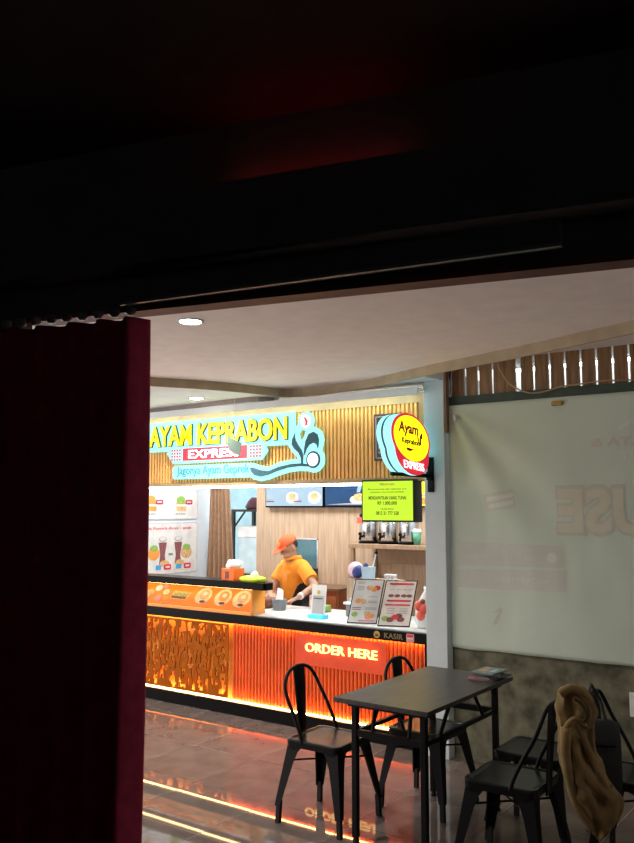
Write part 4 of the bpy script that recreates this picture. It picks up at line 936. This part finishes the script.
def leg_mb(sx, sy):
    """pressed-sheet leg: wide at the seat, narrow at the floor, splayed"""
    top = Vector((0.150 * sx, 0.150 * sy, 0.425)); bot = Vector((0.203 * sx, 0.203 * sy, 0.095))
    m = MB(); rings = []
    for t in (0, 0.12, 0.3, 0.6, 1):
        c = top.lerp(bot, t); w = 0.100 if t == 0 else (0.074 if t == 0.12 else 0.060 - 0.026 * (t - 0.3) / 0.7)
        o = c + Vector((0.018 * sx, 0.018 * sy, 0))
        rings.append([o, o + Vector((-w * sx, 0, 0)), o + Vector((-w * sx, -0.006 * sy, 0)), o + Vector((-0.008 * sx, -0.008 * sy, 0)), o + Vector((-0.006 * sx, -w * sy, 0)), o + Vector((0, -w * sy, 0))])
    m.loft(rings); return m
def rounded_sq(h, r, z, n=4, fx=0.0):
    return [Vector((u * (1.0), v, z)) for u, v in rrect(-h, h, -h, h, r, n)]
def make_chair(label, group, back=True, name='metal_chair', cat='chair'):
    t = thing(name, label, cat, (0, 0, 0), 0, group)
    s = MB(); s.loft([rounded_sq(0.178, 0.035, 0.415), rounded_sq(0.182, 0.035, 0.448), rounded_sq(0.178, 0.036, 0.456), rounded_sq(0.165, 0.036, 0.4575), rounded_sq(0.150, 0.036, 0.451), rounded_sq(0.06, 0.03, 0.449)])
    s.build('seat', 'seat_black', t, smooth=False)
    for sx in (-1, 1):
        for sy in (-1, 1):
            l = leg_mb(sx, sy).build('leg', 'metal_black', t)
            f = Vector((0.213 * sx, 0.213 * sy, 0))
            MB().loft([[Vector((0.006 * (0.12 - z) / 0.12 * sx, 0.006 * (0.12 - z) / 0.12 * sy, z)) + f + Vector((-a * sx, -b_ * sy, 0)) for a, b_ in ((0, 0), (w_, 0), (w_, w_), (0, w_))] for z, w_ in ((0.0, 0.024), (0.010, 0.026), (0.12, 0.024))]).build('rubber_foot', 'rubber', l)
    # arched skirts between the legs and thin brace bars
    for ax in (0, 1):
        for sg_ in (-1, 1):
            n = 9; pts = [(-0.15 + 0.30 * k / (n - 1), 0.418 - 0.040 * (abs(k - (n - 1) / 2) / ((n - 1) / 2)) ** 3) for k in range(n)]
            q = [(a, z) for a, z in pts] + [(0.15, 0.425), (-0.15, 0.425)]
            def P(a, z, d): return Vector((a, sg_ * (0.172 - d), z)) if ax == 0 else Vector((sg_ * (0.172 - d), a, z))
            MB().prism([P(a, z, 0) for a, z in q], P(0, 0, 0.005) - P(0, 0, 0)).build('skirt', 'metal_black', t)
    for sg_ in (-1, 1): MB().tube([(-0.175, -0.175 * sg_, 0.335), (0.175, 0.175 * sg_, 0.335)], 0.0055, 6).build('brace_bar', 'metal_black', t)
    if back:
        half = [(-0.060, 0.176, 0.440), (-0.080, 0.176, 0.50), (-0.128, 0.174, 0.595), (-0.178, 0.168, 0.685), (-0.203, 0.150, 0.750), (-0.213, 0.105, 0.800), (-0.217, 0.05, 0.822)]
        hoop = smooth_path([(a, -b_, c_) for a, b_, c_ in half] + [(-0.218, 0, 0.826)] + half[::-1], 6)
        MB().tube(hoop, 0.0105, 8).build('back_hoop', 'metal_black', t, smooth=True)
        q = [(-0.184, 0.034, 0.40), (-0.188, 0.036, 0.47), (-0.196, 0.042, 0.60), (-0.208, 0.050, 0.75), (-0.217, 0.053, 0.825)]
        s = MB(); s.loft([[Vector((x - 0.004, -w, z)), Vector((x + 0.004, -w, z)), Vector((x + 0.008, 0, z)), Vector((x + 0.004, w, z)), Vector((x - 0.004, w, z)), Vector((x - 0.001, 0, z))] for x, w, z in q]).build('back_slat', 'metal_black', t)
    return t
def put(o, x, y, rz, label=None):
    o.location = (x, y, 0); o.rotation_euler = (0, 0, rz); WM[o.name] = Matrix.Translation((x, y, 0)) @ Matrix.Rotation(rz, 4, 'Z')
    if label: o['label'] = label
    return o
G = 'black metal chairs around the dark table'
ch = make_chair('black metal chair pulled out from the dark table before the glowing counter', G)
put(ch, -2.800, 3.985, 0.02)
put(copy_tree(ch), -2.455, 4.53, -0.02, 'black metal chair pushed under the dark table, seat below the tabletop')
put(copy_tree(ch), -1.68, 3.945, PI + 0.03, 'black metal chair with the tan jacket hung over its backrest')
put(copy_tree(ch), -1.165, 4.33, 0.05, 'black metal chair with a black bag hanging on its backrest')
stl = make_chair('low backless black metal stool by the concrete wall', 'black metal stool', back=False, name='metal_stool', cat='stool')
put(stl, -1.75, 4.46, 0.02)

# magazines on the table corner
def magazine(label, x, y, z, w, h, th, rz, m_, extra=()):
    t = thing('magazine', label, 'magazine', (x, y, z), rz, 'booklets on the table corner')
    mb = MB().box(-w / 2, w / 2, -h / 2, h / 2, 0, th); mb.build('cover', m_, t, world=False)
    MB().box(-w / 2 + 0.003, w / 2 + 0.002, -h / 2 - 0.002, h / 2 - 0.003, th * 0.2, th * 0.8).build('pages', 'pages', t, world=False)
    for (a, b_, c, d, mm) in extra: MB().prism([(a, b_, th + 0.0003), (c, b_ + 0.01, th + 0.0003), (c - 0.01, d, th + 0.0003), (a + 0.01, d - 0.01, th + 0.0003)], (0, 0, 0.0008)).build('cover_print', mm, t, world=False)
mx, my = -2.115, 4.66
magazine('pink covered magazine at the bottom of the pile', mx - 0.015, my - 0.01, 0.752, 0.15, 0.21, 0.010, 0.12, 'mag_pink')
magazine('thick black booklet in the middle of the pile', mx + 0.012, my, 0.762, 0.15, 0.21, 0.014, -0.25, 'mag_dark')
magazine('dark booklet above the thick black booklet', mx + 0.0, my + 0.005, 0.776, 0.14, 0.20, 0.009, 0.30, 'mag_dark')
magazine('teal magazine with gold and white cover print on top', mx, my + 0.005, 0.785, 0.14, 0.20, 0.008, -0.05, 'mag_teal', ((-0.05, -0.05, 0.0, 0.03, 'mag_gold'), (0.02, -0.03, 0.045, 0.06, 'print_white'), (-0.06, 0.045, -0.02, 0.08, 'print_pink')))

# jacket hung over the chair back
jk = thing('jacket', 'tan brown jacket hung over the chair backrest, sleeve hanging down', 'jacket', tuple(onD(575, 760, 3.95)))
rows = [(686, 563, 578), (689, 557.5, 588), (697, 556.5, 593), (710, 556.5, 595.5), (722, 557, 594.5), (738, 558, 592), (752, 559, 596), (766, 561, 602), (780, 565, 609), (790, 569, 616), (800, 573, 624), (812, 580, 622), (822, 586, 616), (832, 592, 608), (839, 596, 601)]
rg = []
for k, (y, l, r) in enumerate(rows):
    D = 3.86 + 0.03 * math.sin(k * 0.5); c = onD((l + r) / 2, y, D); hw = (r - l) / 2 * D / FOC; q = []
    th = 0.05 if k < 4 else 0.042
    if k == 0: th = 0.03
    if k > 12: th = 0.02
    for i in range(36):
        a = 2 * PI * i / 36; f = 0.014 * math.sin(a * 5 + k * 0.7) + 0.011 * math.sin(a * 9 - k * 1.3) + 0.02 * noise.noise(Vector((a * 3, k * 0.9, 4.0)))
        q.append(c + RT * (hw * math.cos(a)) + FH * ((th + f) * math.sin(a)))
    rg.append(q)
MB().loft(rg).build('body', 'jacket', jk, smooth=True, subs=2)
ct_ = bpy.data.textures.new('crease', 'CLOUDS'); ct_.noise_scale = 0.075; ct_.noise_depth = 1
for o in list(jk.children):
    dm_ = o.modifiers.new('crease', 'DISPLACE'); dm_.texture = ct_; dm_.strength = 0.035; dm_.mid_level = 0.5; dm_.texture_coords = 'LOCAL'
# collar fold, sleeve and seam folds lying on the body
def jtube(pts, rs, m_, name, D=3.83): MB().tube([onD(*p, D) for p in smooth_path([(a, b, 0) for a, b in pts], 5) for p in [(p[0], p[1])]], None or [rs[0] + (rs[1] - rs[0]) * k / (5 * (len(pts) - 1)) for k in range(5 * (len(pts) - 1) + 1)], 10).build(name, m_, jk, smooth=True)
jtube([(560, 694), (570, 688), (582, 692), (591, 705), (592, 718), (586, 728)], (0.020, 0.016), 'jacket', 'collar', 3.83)
jtube([(574, 698), (583, 706), (587, 716), (583, 722)], (0.006, 0.008), 'jacket_in', 'neck_opening', 3.80)
jtube([(586, 727), (575, 719), (566, 728), (563, 745)], (0.012, 0.014), 'jacket', 'collar', 3.82)
jtube([(566, 728), (566, 760), (575, 800), (592, 830)], (0.026, 0.018), 'jacket', 'sleeve', 3.82)
jtube([(576, 722), (588, 750), (598, 778), (600, 790), (590, 795)], (0.016, 0.020), 'jacket', 'front_fold', 3.83)
jtube([(612, 787), (604, 790), (596, 796), (591, 788), (588, 778)], (0.010, 0.008), 'jacket', 'cuff_fold', 3.815)
# bag behind it
bgk = thing('shoulder_bag', 'black fabric bag hanging behind the tan jacket', 'bag', tuple(onD(603, 798, 4.12)))
rg = []
for k, (y, l, r, th) in enumerate(((720, 584, 611, 0.02), (723, 583, 617, 0.035), (740, 582, 619, 0.05), (770, 583, 620, 0.055), (792, 584, 621, 0.05), (799, 588, 618, 0.03))):
    D = 4.10; c = onD((l + r) / 2, y, D); hw = (r - l) / 2 * D / FOC
    rg.append([c + RT * (hw * math.copysign(abs(math.cos(a)) ** 0.5, math.cos(a))) + FH * (th * math.copysign(abs(math.sin(a)) ** 0.5, math.sin(a))) for a in [2 * PI * i / 28 for i in range(28)]])
MB().loft(rg).build('bag_body', 'bag', bgk, smooth=True)
MB().tube([onD(586, 724, 4.08), onD(587, 700, 4.10), onD(591, 684, 4.12), onD(600, 700, 4.14), onD(606, 722, 4.10)], 0.008, 6).build('strap', 'bag', bgk)
MB().tube([onD(588, 745, 4.045), onD(616, 747, 4.045)], 0.004, 6).build('zip', 'black', bgk)

# ================================================================== BANNER WALL
YW = 5.425
bz0, bz1 = 0.765, 2.50
bn = thing('banner', 'large pale grey banner seen from behind with faint mirrored print', 'banner', (-1.2, YW, bz0))
bx0, bx1 = -2.738, 1.4; nx, nz = 150, 66; m = MB(); vs = []; fs = []
def wrinkle(x, z):
    dx, dz = x - bx0, bz1 - z; r = math.hypot(dx, dz); a = math.atan2(dz, dx + 1e-6)
    rad = 0.030 * math.sin(a * 13 + 0.6) * math.exp(-((a - 0.95) / 0.5) ** 2) * min(1, r / 0.25) * math.exp(-r / 0.9)
    lower = 0.010 * noise.noise(Vector((x * 2.2, z * 5.0, 1.0))) * (1 - (z - bz0) / (bz1 - bz0)) ** 2
    return rad + lower + 0.005 * noise.noise(Vector((x * 4, z * 1.2, 5.0))) + 0.003 * noise.noise(Vector((x * 12, z * 3, 2.0)))
for j in range(nz + 1):
    for i in range(nx + 1):
        x = bx0 + (bx1 - bx0) * (i / nx) ** 1.3; z = bz0 + (bz1 - bz0) * j / nz
        if j == 0: z += 0.012 * math.sin(x * 9) * noise.noise(Vector((x * 3, 0, 0))) * 2
        vs.append((x, YW + 0.005 - wrinkle(x, z), z))
for j in range(nz):
    for i in range(nx): a = j * (nx + 1) + i; fs.append((a, a + 1, a + nx + 2, a + nx + 1))
m.add(vs, fs); so_ = m.build('sheet', 'banner', bn, smooth=True); so_.modifiers.new('s', 'SOLIDIFY').thickness = -0.002
def onban(u, v): p = onY(u, v, YW); return p.x, p.z
def drape_T(p, lift=0.0016): return Vector((p.x, YW + 0.005 - wrinkle(p.x, p.z) - lift, p.z))
def ban_patch(poly, m_, lift, name='print'):
    mb = MB(); mb.prism([Vector((x, 0, z)) for x, z in poly], (0, -0.001, 0)); 
    # triangulate and subdivide so the print follows the wrinkles
    me = bpy.data.meshes.new('t'); me.from_pydata([tuple(p) for p in mb.v[:len(poly)]], [], [tuple(range(len(poly)))])
    bm = bmesh.new(); bm.from_mesh(me); bmesh.ops.triangulate(bm, faces=bm.faces)
    for _ in range(5):
        es = [e for e in bm.edges if e.calc_length() > 0.05]
        if not es: break
        bmesh.ops.subdivide_edges(bm, edges=es, cuts=1); bmesh.ops.triangulate(bm, faces=bm.faces)
    m2 = MB(); m2.add([drape_T(v.co, lift) for v in bm.verts], [tuple(v.index for v in f.verts) for f in bm.faces]) if (bm.verts.index_update() or True) else None
    bm.free(); bpy.data.meshes.remove(me)
    return m2.build(name, m_, bn)
def ban_text(s_, xr, z, w, h, m_, bold, lift=0.003, name='print_lettering'):
    mb = text_mb(s_, TYm(xr, 0, z), w, h, bold, 0.0006)
    mb.v = [drape_T(p, lift - p.y) for p in mb.v]
    return mb.build(name, m_, bn)
# heading letters, mirrored: "...USE", "...RTA &", "...UT"
# the strings run to the left as seen from behind, so they start beyond the frame
x_e, z_e0 = onban(556, 533); _, z_e1 = onban(556, 489)
w3 = 0.64; xl3 = x_e - 0.0
ban_text('USE', xl3 + w3, z_e0 - 0.02, w3, z_e1 - z_e0 + 0.05, 'ban_a', 0.075, 0.003); ban_text('USE', xl3 + w3 - 0.01, z_e0, w3 - 0.02, z_e1 - z_e0, 'ban_b', 0.035, 0.0045)
xk, zk0 = onban(590, 447); ban_text('KARTA &', xk + 0.48, zk0, 0.48, 0.058, 'ban_e', 0.02); xk, zk0 = onban(619, 460); ban_text('KUT', xk + 0.22, zk0, 0.22, 0.052, 'ban_d', 0.015)
def bp4(*pts): return [onban(*p) for p in pts]
ban_patch(bp4((458, 541), (562, 546), (564, 568), (458, 565)), 'ban_c', 0.0018); ban_patch(bp4((457, 569), (566, 571), (567, 592), (457, 589)), 'ban_c', 0.0018)
p = onban(552, 558); ban_patch(circle2(p[0], p[1], 0.035, 16), 'ban_d', 0.0030); p = onban(536, 560); ban_text('@OMEKSELATAN', p[0], p[1] - 0.01, 0.50, 0.034, 'ban_d', 0.0)
p = onban(548, 583); ban_text('NOVEMBER 2025', p[0], p[1] - 0.01, 0.56, 0.034, 'ban_d', 0.0)
ban_patch(bp4((482, 495), (513, 489), (516, 508), (485, 512)), 'ban_c', 0.0018); ban_patch(bp4((486, 497.5), (513, 493), (513, 497), (487, 502)), 'ban_d', 0.003); ban_patch(bp4((488, 505), (513, 500), (514, 504), (489, 509)), 'ban_d', 0.003)
ban_patch(bp4((458, 587), (502, 590), (502, 591.5), (458, 589)), 'ban_d', 0.003); ban_patch(bp4((492, 613), (500, 607), (502, 610), (497, 624), (492, 625), (498, 612)), 'ban_a', 0.002)
ban_patch(bp4((617, 428), (634, 416), (634, 419), (620, 430)), 'ban_d', 0.002)
for px in (454.5,): MB().tube([onY(px, 415, YW - 0.02), onY(px + 0.5, 421, YW - 0.02)], 0.010, 6).build('tie', 'tissue', bn)
# beam, slats, clip, cable
fn = thing('slat_fence', 'brown vertical slat fence above a dark green beam over the banner', 'fence', (-0.6, 5.55, 2.46))
MB().box(-2.745, 2.5, 5.450, 5.53, 2.470, 2.567).build('beam', 'beam_green', fn, bevel=0.004)
gaps = [118, 158, 195, 235, 308, 352, 397, 440, 485, 530, 576, 622]
gx = [onY(410 + g / 2.83, 375, 5.50).x for g in gaps]
pitch = gx[-1] - gx[-2]
while gx[-1] < 2.3: gx.append(gx[-1] + pitch)
edges = [-2.74] + gx
for k in range(len(edges) - 1):
    a, b_ = edges[k] + (0.008 if k else 0), edges[k + 1] - 0.008
    if k == 5: a += 0.012
    if k == 4: b_ -= 0.012
    MB().box(a, b_, 5.485, 5.505, 2.568, 2.818).build('slat', 'slat', fn, bevel=0.002)
c = onY(557, 403.5, 5.42); t = thing('spring_clip', 'small yellow clip holding the banner at the beam', 'clip', (c.x, 5.49, c.z - 0.02))
MB().box(c.x - 0.035, c.x + 0.035, 5.402, 5.434, c.z - 0.014, c.z + 0.016).build('jaw', 'clip_y', t, bevel=0.004); MB().tube([(c.x - 0.02, 5.40, c.z + 0.012), (c.x + 0.02, 5.40, c.z + 0.012)], 0.006, 8).build('pivot', 'clip_y', t)
pts = [onY(*q, 5.42) for q in ((496, 358), (501, 372), (509, 383), (520, 390), (532, 393), (547, 391), (562, 386.5), (580, 384), (601, 381), (634, 380))]
o = MB().tube(smooth_path(pts, 5), 0.0055, 6).build('power_cable', 'cable', None, smooth=True); tag(o, 'thin pale orange cable sagging across the slat fence', 'cable')
c = onY(634.5, 705, 5.45); o = MB().box(c.x - 0.03, c.x + 0.07, 5.447, 5.454, c.z - 0.075, c.z + 0.075).build('wall_socket', 'plastic', None, bevel=0.006); tag(o, 'white plate fixed on the rough concrete wall', 'wall plate')
o = MB().box(-2.744, -2.728, 5.375, 5.42, 2.30, 2.81).build('wall_bracket_post', 'wood_dark', None); tag(o, 'short dark wooden post at the top of the white pillar', 'post')

# ================================================================== DARK DOORWAY: curtain and track
trk = thing('curtain_track', 'dark grey curtain track box above the doorway', 'curtain track', tuple(onz(340, 272, 2.222)))
a = onz(120, 303, 2.222); b_ = onz(560, 243, 2.222); d = (b_ - a).normalized(); n_ = Vector((-d.y, d.x, 0))
MB().prism([a, b_, b_ + n_ * 0.03, a + n_ * 0.03], (0, 0, 0.045)).build('box', 'darkwall', trk)
MB().prism([a - n_ * 0.004, b_ - n_ * 0.004, b_ + n_ * 0.004, a + n_ * 0.004], (0, 0, -0.006)).build('lip', 'track', trk)
cu = thing('stage_curtain', 'long dark red velvet curtain gathered at the doorway edge', 'curtain', tuple(W(-0.4, -0.1, 0.02)))
rings = []
s0, s1 = -1.3, 0.056
for j in range(41):
    v = j / 40; z = 2.19 - 2.17 * v; q = []
    for i in range(241):
        s_ = s0 + (s1 - s0) * i / 240; e = s1 - s_
        k = 2 * PI * ((e + 0.024) / 0.085 + 0.35 * noise.noise(Vector((s_ * 4, 0, 2.0)))) + 0.5 * noise.noise(Vector((s_ * 2, v * 1.5, 7.0)))
        amp = (0.016 + 0.014 * v) * (1 + 0.5 * noise.noise(Vector((s_ * 5, 1, 1))))
        t_ = -0.075 + amp * math.sin(k + 0.9) + (0.020 * max(0, 1 - e / 0.03) if e < 0.03 else 0)
        edge = 0.006 * math.sin(v * 5) if e < 0.05 else 0
        q.append(W(s_ + edge, t_, z))
    rings.append(q + [p + NW * 0.006 for p in reversed(q)])
MB().loft(rings).build('cloth', 'velvet', cu, smooth=True)
hm = []
for j, z in enumerate((2.185, 2.225)): pass
for k in range(14):
    s_ = s1 - 0.03 - k * 0.045; p = W(s_, -0.075, 2.195)
    MB().lathe([(0.006, 0), (0.013, 0.006), (0.013, 0.016), (0.006, 0.022)], p, 10).build('glider', 'track', cu)
# pelmet board above the doorway with an unseen red strip added on top for the glow
pm = thing('pelmet_board', 'dark pelmet board across the wall above the doorway', 'pelmet', tuple(W(0.3, -0.1, 2.30)))
MB().box(-0.75, 1.6, -0.120, -0.046, 2.30, 2.455, W).build('board', 'darkwall', pm)
ai = thing('added_glow_strip', 'unseen red strip added for the glow above the dark pelmet', 'strip light', tuple(W(0.45, -0.07, 2.455)))
MB().box(0.28, 0.66, -0.085, -0.070, 2.456, 2.466, W).build('strip', 'red_glow', ai)
